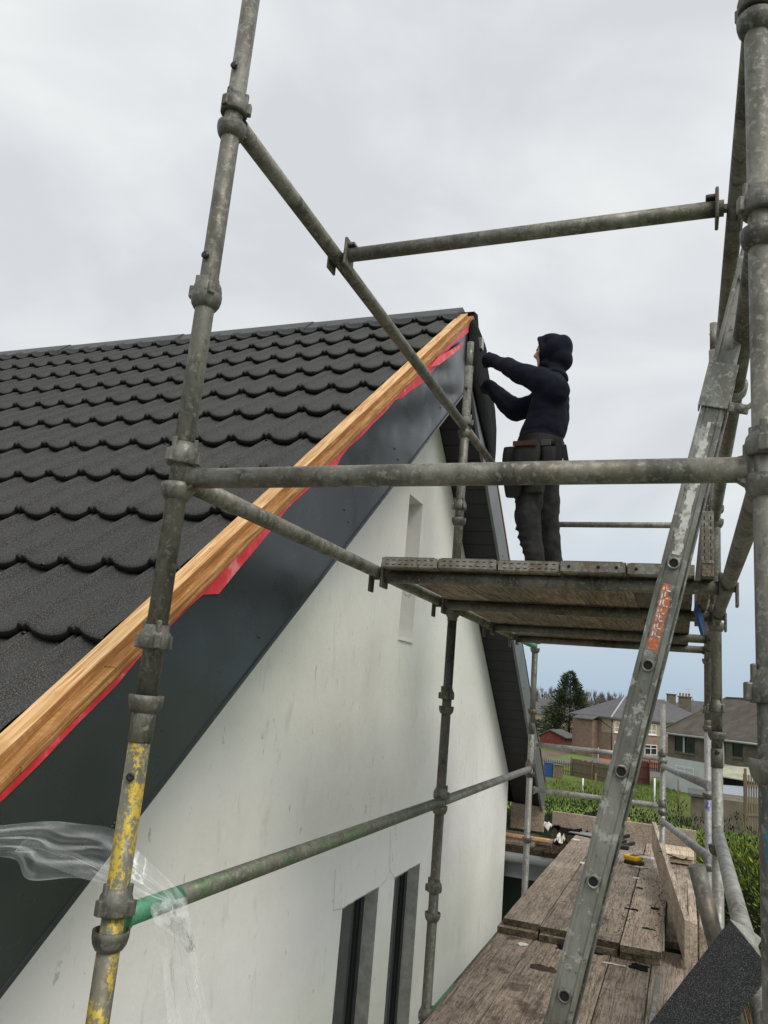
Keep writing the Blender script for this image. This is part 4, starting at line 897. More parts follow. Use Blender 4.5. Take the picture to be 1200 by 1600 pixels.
def ph(px, py, C, u):                            # where a line of sight meets the facade plane through C along u
    r = ray(px, py); n_ = Vector((u.y, -u.x, 0)); t = (C.dot(n_)) / (r[0] * n_.x + r[1] * n_.y); return Vector(r) * t
class Facade:
    def __init__(s, C, u, root, out): s.C, s.u, s.root, s.o = Vector(C), Vector(u).normalized(), root, Vector(out).normalized()
    def sz(s, px, py): p = ph(px, py, s.C, s.u); return (p - s.C).dot(s.u), p.z
    def P(s, a, z, d=0): return s.C + s.u * a + s.o * d + Vector((0, 0, z - s.C.z))
    def slab(s, mb, a0, a1, z0, z1, d0, d1, mi=0): return mb.prism([s.P(a0, z0, d0), s.P(a1, z0, d0), s.P(a1, z1, d0), s.P(a0, z1, d0)], s.o * (d1 - d0), mi)
    def window(s, box, mul=1, tr=None, fm='upvc', sill=None, net=False, label=None):
        a0, z1 = s.sz(box[0], box[1]); a1, z0 = s.sz(box[2], box[3]); f = .07
        mb = MB(); s.slab(mb, a0, a0 + f, z0, z1, .0, .06); s.slab(mb, a1 - f, a1, z0, z1, .0, .06); s.slab(mb, a0 + f, a1 - f, z1 - f, z1, 0, .06); s.slab(mb, a0 + f, a1 - f, z0, z0 + f, 0, .06)
        for k in range(1, mul): c = a0 + (a1 - a0) * k / mul; s.slab(mb, c - .04, c + .04, z0 + f, z1 - f, 0, .055)
        if tr: s.slab(mb, a0 + f, a1 - f, z0 + (z1 - z0) * tr - .03, z0 + (z1 - z0) * tr + .03, 0, .05)
        w = part('window', mb, fm, s.root, label)
        part('pane', s.slab(MB(), a0 + f / 2, a1 - f / 2, z0 + f / 2, z1 - f / 2, .005, .02), 'pane_dark', w)
        if net: part('curtain', s.slab(MB(), a0 + f, (a0 + a1) / 2 - .2, z0 + f, z1 - f, .021, .028), 'net', w)
        part('sill', s.slab(MB(), a0 - .08, a1 + .08, z0 - .12, z0 - .003, .0, .12), sill or 'upvc', w)
def hiproof(c, u, v, L_, D_, ze_, zr, a, b, th=.18, ov=.35):
    c = Vector(c); u = Vector(u); v = Vector(v)
    P = lambda s_, t_, z: Vector((0, 0, z)) + Vector((c.x, c.y, 0)) + u * s_ + v * t_
    e0, e1, e2, e3 = P(-ov, -ov, ze_), P(L_ + ov, -ov, ze_), P(L_ + ov, D_ + ov, ze_), P(-ov, D_ + ov, ze_)
    r0, r1 = P(a, b, zr), P(L_ - a, b, zr)
    mb = MB(); d = Vector((0, 0, -th)); vs = [e0, e1, e2, e3, r0, r1, e0 + d, e1 + d, e2 + d, e3 + d]
    mb.add(vs, [(0, 1, 5, 4), (1, 2, 5), (2, 3, 4, 5), (3, 0, 4), (0, 6, 7, 1), (1, 7, 8, 2), (2, 8, 9, 3), (3, 9, 6, 0), (6, 9, 8, 7)]); return mb, (e0, e1, e2, e3, r0, r1)

# house with hipped grey roof
C1 = Vector((-7.41, 95.09, GZ)); u1 = Vector((.71, .704, 0)).normalized(); v1 = Vector((-u1.y, u1.x, 0))
h1 = thing('semi_detached_house', 'brown roughcast house with hipped grey tiled roof, left of the ladder in the distance', 'house', (C1.x, C1.y, GZ))
F1 = Facade(C1, u1, h1, -v1)
mb = MB(); mb.prism([C1, C1 + u1 * 16, C1 + u1 * 16 + v1 * 7, C1 + v1 * 7], (0, 0, 4.6)); part('wall', mb, 'harl', h1)
a_, zc = F1.sz(954, 1145)
part('upper_wall', F1.slab(MB(), -.01, 16.01, zc, -1.0, .0, .03).prism([C1 - u1 * .03 + Vector((0, 0, zc - GZ)), C1 - u1 * .03 + v1 * 1.6 + Vector((0, 0, zc - GZ)), C1 - u1 * .03 + v1 * 1.6 + Vector((0, 0, 4.55)), C1 - u1 * .03 + Vector((0, 0, 4.55))], u1 * .028), 'harl_pale', h1, 'beige upper storey')
rf, E1 = hiproof(C1, u1, v1, 16, 7, -.95, 1.62, 5.0, 3.5); rf = part('roof', rf, 'roof_course', h1)
part('hip_ridge', MB().tube(E1[0], E1[4], .10, 8).tube(E1[4], E1[5], .10, 8), 'lead', rf)
mb = MB(); q = C1 + u1 * 12.2 + v1 * 3.4; mb.bbox((q.x - .55, q.y - .4, 1.2), (q.x + .55, q.y + .4, 2.35), .02); mb.bbox((q.x - .65, q.y - .5, 2.352), (q.x + .65, q.y + .5, 2.45), .02)
ch = part('chimney', mb, 'harl_stone', rf)
W1 = [((960, 1127, 967, 1144), 1, .45), ((960, 1158, 966, 1173), 1, .6), ((1011, 1131, 1025, 1148), 2, .35), ((1007, 1163, 1026, 1180), 2, .65)]
for b, mu, tr in W1: F1.window(b, mu, tr, net=b[0] > 1008 and b[1] < 1140)
F1.window((1052, 1132, 1062, 1146), 2, None)
a0, z1 = F1.sz(1043, 1131); a1, z0 = F1.sz(1051, 1147); part('teal_panel', F1.slab(MB(), a0, a1, z0, z1, .0, .08), 'teal', h1)
part('downpipe', MB().tube(F1.P(.05, GZ + .1, .08), F1.P(.05, -1.1, .08), .055, 8).tube(F1.P(-.02, -2.2, .1), C1 + v1 * 1.8 - u1 * .08 + Vector((0, 0, 4.2)), .04, 8), 'screw', h1)
G1 = Facade(C1 + v1 * 7, -v1, h1, -u1)
p = C1 + v1 * 5.8 - u1 * .02; part('door', MB().prism([p + Vector((0, 0, .05)), p - v1 * .8 + Vector((0, 0, .05)), p - v1 * .8 + Vector((0, 0, 2.0)), p + Vector((0, 0, 2.0))], -u1 * .05), 'upvc', h1)
wp = MB(); q0 = C1 + v1 * 7.01 + u1 * -1.2; wing = [C1 + v1 * 2.2 - u1 * .02, C1 + v1 * 2.2 - u1 * .9, C1 + v1 * 5.2 - u1 * .9, C1 + v1 * 5.2 - u1 * .02]
ww = part('stair_wing', MB().prism(wing, (0, 0, 4.15)), 'harl', h1)
part('wing_roof', MB().prism([wing[0] + Vector((.0, 0, 4.65)) - v1 * .3, wing[1] - u1 * .3 - v1 * .3 + Vector((0, 0, 4.12)), wing[2] - u1 * .3 + v1 * .3 + Vector((0, 0, 4.12)), wing[3] + v1 * .3 + Vector((0, 0, 4.65))], (0, 0, .12)), 'roof_course', ww)
mb = MB(); q = C1 + u1 * 3 + v1 * 8
# chimney of the second ridge with clay pots
h3 = thing('terrace_house', 'grey roofed house with a stone chimney seen between the ladder and the right poles', 'house', (2.5, 112, GZ))
mb = MB().prism([Vector((-3.5, 108, GZ)), Vector((9, 104, GZ)), Vector((11, 112, GZ)), Vector((-1.5, 116, GZ))], (0, 0, 4.8)); part('wall', mb, 'harl_pale', h3)
uu = Vector((12.5, -4, 0)).normalized(); vv = Vector((4, 12.5, 0)).normalized()
rf, _e = hiproof((-3.5, 108, 0), uu, vv, 13.1, 8.2, -.8, 1.9, 2.5, 4.1); rf = part('roof', rf, 'roof_slate', h3)
q = at(1070, 1098, Y=107); ch = part('chimney', MB().bbox((q.x - .75, 106.6, .4), (q.x + .75, 107.4, 2.15), .03).bbox((q.x - .88, 106.5, 2.152), (q.x + .88, 107.5, 2.3), .03), 'harl_stone', rf)
for k in range(4): part('chimney_pot', MB().lathe((q.x - .55 + .36 * k, 107, 2.3), (0, 0, 1), [(.12, 0), (.10, .35), (.13, .38), (.08, .38)], 10), 'chimney_pot', rf)

part('aerial', MB().tube((q.x + .4, 107, 2.2), (q.x + .4, 107, 3.3), .025, 5).tube((q.x + .0, 107, 3.15), (q.x + .9, 107, 3.25), .02, 5).tube((q.x + .3, 106.8, 3.2), (q.x + .3, 107.2, 3.2), .015, 4), 'lead', rf)
# near right house
C2 = Vector((-.96, 66.97, GZ)); u2 = Vector((5.7, -6.97, 0)).normalized(); v2 = Vector((-u2.y, u2.x, 0))
h2 = thing('stone_house', 'grey stone house with brown slate roof and white ground floor behind the right poles', 'house', (C2.x, C2.y, GZ))
F2 = Facade(C2, u2, h2, -v2)
part('wall', MB().prism([C2, C2 + u2 * 18, C2 + u2 * 18 + v2 * 7.5, C2 + v2 * 7.5], (0, 0, 4.2)), 'harl_stone', h2)
_, zw = F2.sz(1060, 1185)
part('ground_floor', F2.slab(MB(), -.5, 7.0, GZ, zw, .0, .05).prism([C2 - u2 * .5 - v2 * 0, C2 - u2 * .5 + v2 * 3, C2 + v2 * 3, C2], (0, 0, zw - GZ)), 'white_wall', h2, 'white painted ground floor')
rf, E2 = hiproof(C2, u2, v2, 18, 7.5, -1.36, 1.58, 2.3, 3.6, ov=.4); rf = part('roof', rf, 'roof_brown', h2)
part('ridge', MB().tube(E2[4], E2[5], .09, 8).tube(E2[0], E2[4], .07, 8), 'roof_brown', rf)
part('eaves_gutter', MB().tube(E2[0] + Vector((0, 0, -.12)), E2[1] + Vector((0, 0, -.12)), .08, 8), 'lead', rf)
F2.window((1055, 1148, 1085, 1178), 2, None, 'screw', 'harl_stone', label='wide dark upper window of two panes')
a0, z1 = F2.sz(1068.5, 1149); a1, z0 = F2.sz(1071, 1178); part('mullion', F2.slab(MB(), a0, a1, z0, z1, .055, .09), 'lead', h2)
F2.window((1145, 1157, 1160, 1184), 1, None, 'screw', 'harl_stone')
F2.window((1056, 1195, 1085, 1213), 2, .62, sill='upvc')
part('downpipe', MB().tube(F2.P(F2.sz(1133, 1160)[0], -4.2, .1), F2.P(F2.sz(1132, 1160)[0], -1.5, .1), .05, 8), 'upvc', h2)
_s0, _z0 = F2.sz(1120, 1192); _s1, _ = F2.sz(1170, 1198)
part('white_panel', F2.slab(MB(), _s0, _s1, -4.6, _z0, .0, .10), 'white_wall', h2)

# lean-to shelter and outbuildings in front of it
yb = 52.
q0, q1 = at(1126, 1196, Y=yb + 2), at(1172, 1199, Y=yb + 2); q2, q3 = at(1186, 1222, Y=yb), at(1124, 1212, Y=yb)
t = thing('shelter', 'open shelter with mossy pale sloping sheets and a dark opening behind the nearest pole', 'shelter', ((q0.x + q2.x) / 2, yb + 1, GZ))
part('roof', MB().prism([q0, q1, q2, q3], (0, 0, -.06)), 'lean_roof', t)
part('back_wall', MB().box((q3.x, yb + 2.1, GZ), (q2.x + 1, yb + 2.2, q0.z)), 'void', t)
part('front_band', MB().prism([at(1126, 1226, Y=yb - .2), at(1188, 1231, Y=yb - .2), at(1188, 1247, Y=yb - 1.2), at(1124, 1239, Y=yb - 1.2)], (0, 0, -.05)), 'flat_roof', t, 'grey flat roof in front of the opening')
t = thing('outbuilding', 'low stone outbuilding with flat roof behind the hedge at the right', 'outbuilding', (at(1130, 1255, Y=46).x, 46, GZ))
a = at(1077, 1232, Y=46); b = at(1196, 1248, Y=46)
part('wall', MB().box((a.x + .1, 46, GZ), (b.x + .5, 49, a.z - .35)), 'harl_stone', t)
part('roof', MB().box((a.x - .05, 45.8, a.z - .349), (a.x + 1.6, 49.2, a.z - .22)), 'roof_slate', t)

# shed, far pale house
q = at(850, 1168, Z=GZ)
t = thing('shed', 'red painted shed with a pitched roof below the tall conifer', 'shed', (q.x + 1.5, q.y, GZ))
x0, x1, yq = q.x - .6, q.x + 2.6, q.y; xm = (x0 + x1) / 2 - .3
part('wall', MB().prism([(x0, yq, GZ), (x1, yq, GZ), (x1, yq, GZ + 1.45), (xm, yq, GZ + 2.2), (x0, yq, GZ + 1.45)], (.8, 4.2, 0)), 'red_shed', t)
part('roof', MB().prism([(x0 - .25, yq - .2, GZ + 1.37), (xm, yq - .2, GZ + 2.22), (x1 + .25, yq - .2, GZ + 1.37), (x1 + .25, yq - .2, GZ + 1.5), (xm, yq - .2, GZ + 2.36), (x0 - .25, yq - .2, GZ + 1.5)], (.9, 4.6, 0)), 'roof_slate', t)
part('door', MB().box((xm - .5, yq - .05, GZ + .1), (xm + .5, yq - .005, GZ + 1.4)), 'red_shed', t)
for (px, wd, Yd, lab, wm) in ((838, 13, 150, 'far pale house behind the red shed', 'harl_pale'), (868, 8, 175, 'far white cottage partly behind the tall conifer', 'white_wall')):
    q = at(px, 1120, Y=Yd); g0 = gh(q.x, Yd); t = thing('far_house', lab, 'house', (q.x, Yd, g0))
    part('wall', MB().box((q.x - wd / 2, Yd, g0 - .5), (q.x + wd / 2, Yd + 7, g0 + 3.6)), wm, t)
    part('roof', MB().prism([(q.x - wd / 2 - .3, Yd - .3, g0 + 3.5), (q.x - wd / 2 - .3, Yd + 3.5, g0 + 5.6), (q.x - wd / 2 - .3, Yd + 7.3, g0 + 3.5)], (wd + .6, 0, 0)), 'roof_slate', t)
    for k in range(3): part('window', MB().box((q.x - wd / 3 + k * wd / 3.4, Yd - .05, g0 + 1.2), (q.x - wd / 3 + k * wd / 3.4 + 1.2, Yd - .005, g0 + 2.4)), 'pane_dark', t)

# fences
def fence(P0, P1, h, label, mat, pitch=.16, bw=.11, rail=True, solid=False, group='garden fences'):
    P0, P1 = Vector(P0), Vector(P1); d = P1 - P0; L_ = d.length; d.normalize(); sd_ = Vector((-d.y, d.x, 0))
    t = thing('garden_fence', label, 'fence', (P0 + P1) / 2, group); mb = MB(); k = 0; s_ = 0
    while s_ < L_:
        hh = h * (1 + .06 * noise.noise((s_ * 3, 1, 2))); a = P0 + d * s_; mb.prism([a, a + d * bw, a + d * bw + Vector((0, 0, hh)), a + Vector((0, 0, hh))], sd_ * .02); s_ += pitch
    part('palings', mb, mat, t)
    part('rails', MB().beam(P0 + sd_ * -.03 + Vector((0, 0, h * .3)), P1 + sd_ * -.03 + Vector((0, 0, h * .3)), .04, .08).beam(P0 + sd_ * -.03 + Vector((0, 0, h * .8)), P1 + sd_ * -.03 + Vector((0, 0, h * .8)), .04, .08), mat, t)
    n_ = max(1, int(L_ / 2))
    for k in range(n_ + 1): part('post', MB().beam(P0 + d * (L_ * k / n_) + sd_ * -.09, P0 + d * (L_ * k / n_) + sd_ * -.09 + Vector((0, 0, h * 1.1)), .09, .09, up=(0, 1, 0)), mat, t)
g_ = lambda px, py: at(px, py, Z=GZ)
fence(g_(846, 1204), g_(893, 1212), 1.0, 'low picket fence left of the boarded one, above the lawn', 'fence', .22, .09)
fence(g_(893, 1212), g_(962, 1226), 1.35, 'brown boarded fence running behind the ladder', 'fence', .17, .15)
fence(g_(985, 1226), g_(1013, 1227), 1.75, 'dark red-brown tall fence panel between the ladder and the short pole', 'fence_red', .15, .14)
fence(g_(962, 1196), g_(1030, 1207), .9, 'low brown fence along the red paving', 'fence_red', .2, .12)
fence(g_(880, 1172), g_(921, 1177), .9, 'thin far fence left of the brown house', 'fence', .3, .06)
fence(at(1163, 1300, Z=-3.9) + Vector((0, 0, 0)), at(1215, 1302, Z=-3.9), 2.0, 'pale cane screen beside the nearest pole above the green hedge', 'fence', .11, .06)
q = g_(857, 1214); t = thing('wheelie_bin', 'blue wheeled bin on the lawn at the left edge of the garden view', 'bin', (q.x, q.y, GZ))
part('body', MB().prism([(q.x - .30, q.y, GZ + .02), (q.x + .26, q.y, GZ + .02), (q.x + .30, q.y, GZ + 1.0), (q.x - .34, q.y, GZ + 1.0)], (0, .5, 0)), 'blue_plastic', t)
part('lid', MB().bbox((q.x - .36, q.y - .04, GZ + 1.002), (q.x + .32, q.y + .55, GZ + 1.07), .02), 'blue_plastic', t)
q = g_(871, 1216); t = thing('wooden_planter', 'brown slatted wooden box standing on the lawn by the blue bin', 'planter', (q.x, q.y, GZ))
part('body', MB().bbox((q.x - .30, q.y, GZ), (q.x + .32, q.y + .5, GZ + .95), .02), 'fence', t); part('top', MB().bbox((q.x - .36, q.y - .05, GZ + .952), (q.x + .38, q.y + .55, GZ + 1.0), .01), 'fence', t)
for k, (px, p0, p1, Yd, wm) in enumerate([(911, 1216, 1240, 55, 'upvc'), (931, 1208, 1240, 54, 'fence'), (1023, 1216, 1243, 52, 'upvc'), (1060, 1218, 1240, 52, 'fence'), (935, 1168, 1190, 80, 'lead'), (968, 1130, 1172, 78, 'fence')]):
    a, b = at(px, p0, Y=Yd), at(px, p1, Y=Yd)
    solo('garden_post', MB().tube((a.x, Yd, GZ), (a.x, Yd, a.z), .05, 8), wm, ['slim white post on the lawn left of the ladder', 'thin brown post on the lawn, nearer the ladder than the white one', 'white post just left of the short pole', 'thin stick to the right of the short pole', 'grey post in front of the brown house', 'tall brown clothes pole in front of the brown house'][k], 'post', 'garden posts')

# foliage
def spray(mb, p, d, ln, wd, mi=0):
    d = d.normalized(); s_ = d.cross(Vector((random.uniform(-1, 1), random.uniform(-1, 1), random.uniform(-1, 1)))).normalized() * wd
    mb.add([p, p + d * ln * .45 + s_, p + d * ln, p + d * ln * .45 - s_], [(0, 1, 2, 3)], mi)
def hedge(name, label, blobs, n_, ln, wd, mat, up=.5, core=True, cat='hedge', group=None):
    x = sum(b[0][0] for b in blobs) / len(blobs); y = sum(b[0][1] for b in blobs) / len(blobs)
    t = thing(name, label, cat, (x, y, GZ), group); mb = MB(); tot = sum(b[1][0] * b[1][2] + b[1][0] * b[1][1] for b in blobs)
    for (c, r) in blobs:
        c = Vector(c)
        for _ in range(int(n_ * (r[0] * r[2] + r[0] * r[1]) / tot)):
            v = Vector((random.gauss(0, 1), random.gauss(0, 1), random.gauss(0, 1))).normalized()
            if v.y > .5: v.y = -v.y
            cl = 1 + .36 * noise.noise((v.x * 3.2 + c.x, v.y * 3.2 + c.y, v.z * 3.2)) + .10 * noise.noise((v.x * 9 + c.x, v.y * 9, v.z * 9))
            k_ = cl * random.uniform(.80, 1.03); p = c + Vector((v.x * r[0], v.y * r[1], v.z * r[2])) * k_
            spray(mb, p, v + Vector((random.uniform(-.6, .6), random.uniform(-.6, .6), up + random.uniform(-.3, .4))), ln * random.uniform(.6, 1.3), wd * random.uniform(.7, 1.3))
    part('foliage', mb, mat, t)
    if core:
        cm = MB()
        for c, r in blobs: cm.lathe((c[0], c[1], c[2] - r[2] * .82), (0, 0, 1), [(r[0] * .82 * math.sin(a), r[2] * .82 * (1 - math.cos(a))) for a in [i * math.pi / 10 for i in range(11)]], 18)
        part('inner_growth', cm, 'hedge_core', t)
    mb = MB()
    for c, r in blobs[:6]: mb.tube((c[0], c[1], GZ), (c[0], c[1], c[2]), .10, 8, r1=.04)
    part('stem', mb, 'bark', t)
    return t
B = []
for k in range(11):
    x = -5.6 + k * .78; y = 19.2 - .25 * k + random.uniform(-.3, .3); top = -1.98 + .12 * random.uniform(-1, 1)
    B.append(((x, y, top - 1.7), (.85, 1.0, 1.75)))
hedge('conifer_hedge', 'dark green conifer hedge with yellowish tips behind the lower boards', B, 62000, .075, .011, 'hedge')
B = [((2.3, 14.6, -3.35), (1.05, 1.2, 1.45)), ((1.55, 15.2, -3.3), (.9, 1.1, 1.35)), ((1.9, 13.6, -4.2), (1.2, 1.0, 1.4)), ((.9, 15.8, -3.6), (.9, 1.0, 1.6))]
hedge('conifer_bush', 'bright yellow-green conifer bush behind the nearest pole', B, 30000, .10, .013, 'bright_bush', .2, cat='bush')
B = [((1.25, 10.8, -4.3), (.8, .7, 1.5)), ((.55, 12.0, -4.6), (.8, .8, 1.6))]
hedge('leafy_shrub', 'dark small-leaved shrub below the bright conifer bush', B, 12000, .045, .016, 'shrub', .2, cat='shrub')
mb = MB()
for _ in range(420):
    b = Vector((random.uniform(.65, 1.45), random.uniform(8.6, 9.8), -3.3)); d = Vector((random.gauss(0, .16), random.gauss(0, .16), 1)); L_ = random.uniform(.6, 1.25)
    mb.tube(b, b + d * L_, .006, 4, r1=.002, cap=False)
    if random.random() < .5: q = b + d * L_ * .7; mb.tube(q, q + Vector((random.uniform(-.2, .2), random.uniform(-.2, .2), .25)), .004, 3, r1=.001, cap=False)
for _ in range(26): b = Vector((random.uniform(.7, 1.4), random.uniform(8.7, 9.7), GZ)); mb.tube(b, (b.x, b.y, -3.2), .012, 5)
solo('dry_bush', mb, 'dry', 'reddish brown dry stems beside the pale tube at the right edge', 'bush')
mb = MB()                                      # tufts on the rough lawn in front of the fences
for _ in range(5000):
    q = at(random.uniform(846, 1062), random.uniform(1222, 1262), Z=GZ); spray(mb, Vector((q.x, q.y, GZ)), Vector((random.gauss(0, .3), random.gauss(0, .3), 1)), random.uniform(.08, .28), .025)
solo('rough_grass', mb, 'grass_tuft', 'tufts of rough green grass on the lawn', 'grass', None, 'stuff')

def conifer(name, x, y, g0, h_, r_, label, n_=9500, lean=0):
    t = thing(name, label, 'tree', (x, y, g0), 'distant trees'); mb = MB()
    tiers = 26
    for _ in range(n_):
        f = random.random() ** .62 * .97; z = h_ * (1 - f) if f > 0 else h_; hz = 1 - z / h_
        tier = (z / h_ * tiers) % 1; rr = r_ * (min(1, hz * 1.35) ** .8) * (.75 + .25 * (1 - tier)) * (1 + .45 * noise.noise((z * .8, x, 4))); a = random.uniform(0, 6.283)
        rr *= 1 + .75 * noise.noise((math.cos(a) * 1.3 + x, math.sin(a) * 1.3, z * .55)); rad = rr * random.uniform(.35, 1.0)
        p = Vector((x + math.cos(a) * rad + lean * z, y + math.sin(a) * rad, g0 + .12 * h_ * 0 + z * .97 + .4)); d = Vector((math.cos(a), math.sin(a), .25 + .8 * (1 - hz) ** 3))
        spray(mb, p, d + Vector((random.uniform(-.3, .3), random.uniform(-.3, .3), random.uniform(-.4, .3))), random.uniform(.35, .75), .075)
    part('crown', mb, 'spruce', t); part('trunk', MB().tube((x, y, g0), (x + lean * h_, y, g0 + h_ * .96), .22, 8, r1=.03), 'bark', t)
conifer('spruce_tree', -15.0, 118, GZ, 10.2, 4.6, 'tall dark conifer left of the brown house')
def bare(mb, x, y, g0, h_):
    def br(p, d, L_, r, n_):
        q = p + d * L_; mb.tube(p, q, r, 4 if r > .03 else 3, r1=r * .65, cap=False)
        if n_ == 0: return
        for _ in range(3 if n_ > 1 else 4):
            nd = (d + Vector((random.gauss(0, .42), random.gauss(0, .42), random.gauss(.05, .25)))).normalized(); br(p + d * L_ * random.uniform(.5, 1), nd, L_ * random.uniform(.55, .8), max(.012, r * .6), n_ - 1)
    br(Vector((x, y, g0)), Vector((random.gauss(0, .05), 0, 1)).normalized(), h_ * .34, h_ * .018, 4)
for k, (px, Yd, h_, lab) in enumerate([(906, 150, 7.5, 'bare tree just right of the conifer top, dark twigs'), (872, 120, 6.8, 'bare brown tree left of the conifer'), (850, 125, 6.5, 'bare tree at the left edge of the garden view beside the far thin pole'), (962, 150, 8.6, 'bare tree standing above the hipped roof, left of the ladder'), (935, 160, 7.2, 'low bare tree between the conifer and the hipped roof'), (1058, 150, 8.2, 'bare tree behind the chimney'), (1090, 150, 8.4, 'bare tree right of the chimney')]):
    q = at(px, 1100, Y=Yd); g0 = gh(q.x, Yd); t = thing('bare_tree', lab, 'tree', (q.x, Yd, g0), 'distant trees'); mb = MB(); bare(mb, q.x, Yd, g0, h_ + (GZ - g0) * .5)
    part('branches', mb, 'twig', t)
mb = MB()
for k in range(420):
    x = random.uniform(-70, 45); y = random.uniform(165, 235); g0 = gh(x, y); hh = random.uniform(5.2, 7.6)
    for _ in range(95):
        a = random.uniform(0, 6.283); f = random.random(); rr = 2.6 * math.sin(math.pi * min(.95, .15 + f)) * random.random() ** .5
        p = Vector((x + math.cos(a) * rr, y + math.sin(a) * rr, g0 + hh * (.10 + .78 * f))); mb.add([p, p + Vector((.10, 0, 0)), p + Vector((random.uniform(-.5, .6), 0, random.uniform(.5, 1.5)))], [(0, 1, 2)])
solo('far_wood', mb, 'twig', 'belt of bare brown trees along the skyline', 'wood', None, 'stuff')
mb = MB()
for k in range(90):
    x = random.uniform(-60, 40); y = random.uniform(150, 170); g0 = gh(x, y)
    for _ in range(60):
        v = Vector((random.gauss(0, 1.3), random.gauss(0, .8), abs(random.gauss(0, .9)))); spray(mb, Vector((x, y, g0)) + v, Vector((random.gauss(0, .5), random.gauss(0, .3), 1)), .9, .12)
solo('scrub', mb, 'twig', 'brown scrub at the foot of the distant wood', 'scrub', None, 'stuff')
#BG1
#PE0
# ------------------------------------------------------------ the worker
def ball(mb, c, r, seg=16):
    r = Vector((r, r, r)) if isinstance(r, (int, float)) else Vector(r); c = Vector(c); n_ = seg // 2
    vs = [c + Vector((r.x * math.sin(math.pi * j / n_) * math.cos(2 * math.pi * i / seg), r.y * math.sin(math.pi * j / n_) * math.sin(2 * math.pi * i / seg), r.z * math.cos(math.pi * j / n_))) for j in range(1, n_) for i in range(seg)]
    m_ = len(vs); vs += [c + Vector((0, 0, r.z)), c - Vector((0, 0, r.z))]
    fs = [(j * seg + i, j * seg + (i + 1) % seg, (j + 1) * seg + (i + 1) % seg, (j + 1) * seg + i) for j in range(n_ - 2) for i in range(seg)]
    fs += [(m_, (i + 1) % seg, i) for i in range(seg)] + [(m_ + 1, (n_ - 2) * seg + i, (n_ - 2) * seg + (i + 1) % seg) for i in range(seg)]
    mb.add(vs, fs, 0, True)
def limb(mb, pts):
    for (p, r), (q, s_) in zip(pts, pts[1:]):
        p, q = Vector(p), Vector(q)
        for k in range(9): f = k / 8; ball(mb, p.lerp(q, f), r + (s_ - r) * f, 12)
def remesh(o, vox, smooth=4, disp=0, size=.08):
    r = o.modifiers.new('remesh', 'REMESH'); r.mode = 'VOXEL'; r.voxel_size = vox; r.use_smooth_shade = True
    if smooth: s_ = o.modifiers.new('smooth', 'SMOOTH'); s_.iterations = smooth; s_.factor = .5
    for d_, z_ in disp or []:
        tx = bpy.data.textures.new('folds', 'CLOUDS'); tx.noise_scale = z_; tx.noise_depth = 2
        d = o.modifiers.new('folds', 'DISPLACE'); d.texture = tx; d.strength = d_; d.mid_level = .5; d.texture_coords = 'LOCAL'
YM = 4.6
def J(px, py, y=YM): return at(px, py, Y=y)
ZF = .4985
man = thing('person', 'person in dark hooded top and grey trousers on the upper platform, reaching to the roof', 'person', (-.80, YM, ZF))
hipN, hipF = J(838, 712, 4.50), J(852, 712, 4.72)
kneeN, kneeF = J(824, 806, 4.46), J(855, 812, 4.74)
ankN, ankF = Vector((-.775, 4.50, ZF + .10)), Vector((-.655, 4.76, ZF + .10))
shN, shF = J(863, 606, 4.43), J(860, 612, 4.79)
elN, wrN, haN = J(812, 582, 4.52), J(768, 563, 4.76), J(752, 557, 4.84)
elF, wrF, haF = J(805, 642, 4.84), J(768, 606, 4.90), J(754, 594, 4.92)
hd = J(864, 549, YM)
b = MB()
limb(b, [(J(845, 695), .07), (J(856, 640), .08), (J(860, 612), .075)]); limb(b, [(J(866, 600), .045), (hd, .045)])
limb(b, [(J(862, 612, 4.5), .04), (J(842, 594, 4.47), .04), (elN, .035), (wrN, .024)]); limb(b, [(J(858, 618, 4.72), .04), (J(838, 634, 4.82), .035), (elF, .03), (wrF, .024)])
limb(b, [(hipN, .06), (kneeN, .045), (ankN, .03), (ankN + Vector((-.07, 0, -.06)), .02)]); limb(b, [(hipF, .06), (kneeF, .045), (ankF, .03), (ankF + Vector((-.07, 0, -.06)), .02)])
ball(b, hd + Vector((.0, 0, -.005)), (.075, .066, .085))
f0 = J(848, 553)                                # face: brow, nose, lips, chin towards -X
ball(b, f0 + Vector((.005, 0, .035)), (.042, .055, .035)); ball(b, f0 + Vector((.01, 0, -.02)), (.040, .050, .050)); ball(b, f0 + Vector((-.004, 0, -.068)), (.030, .030, .026))
limb(b, [(f0 + Vector((-.026, 0, .022)), .010), (f0 + Vector((-.047, 0, -.012)), .0125)]); ball(b, f0 + Vector((-.040, 0, -.020)), (.012, .018, .009))
ball(b, f0 + Vector((-.026, 0, -.038)), (.013, .024, .006)); ball(b, f0 + Vector((-.024, 0, -.050)), (.013, .022, .007))
for s_ in (-1, 1): ball(b, f0 + Vector((-.012, s_ * .038, -.005)), (.02, .02, .022)); ball(b, hd + Vector((.02, s_ * .075, .0)), (.02, .008, .03))
o = part('body', b, 'skin', man); remesh(o, .007, 2)
for s_ in (-1, 1): part('eye', (lambda q: (ball(q, f0 + Vector((-.027, s_ * .026, .016)), .011), q)[1])(MB()), 'black', man)
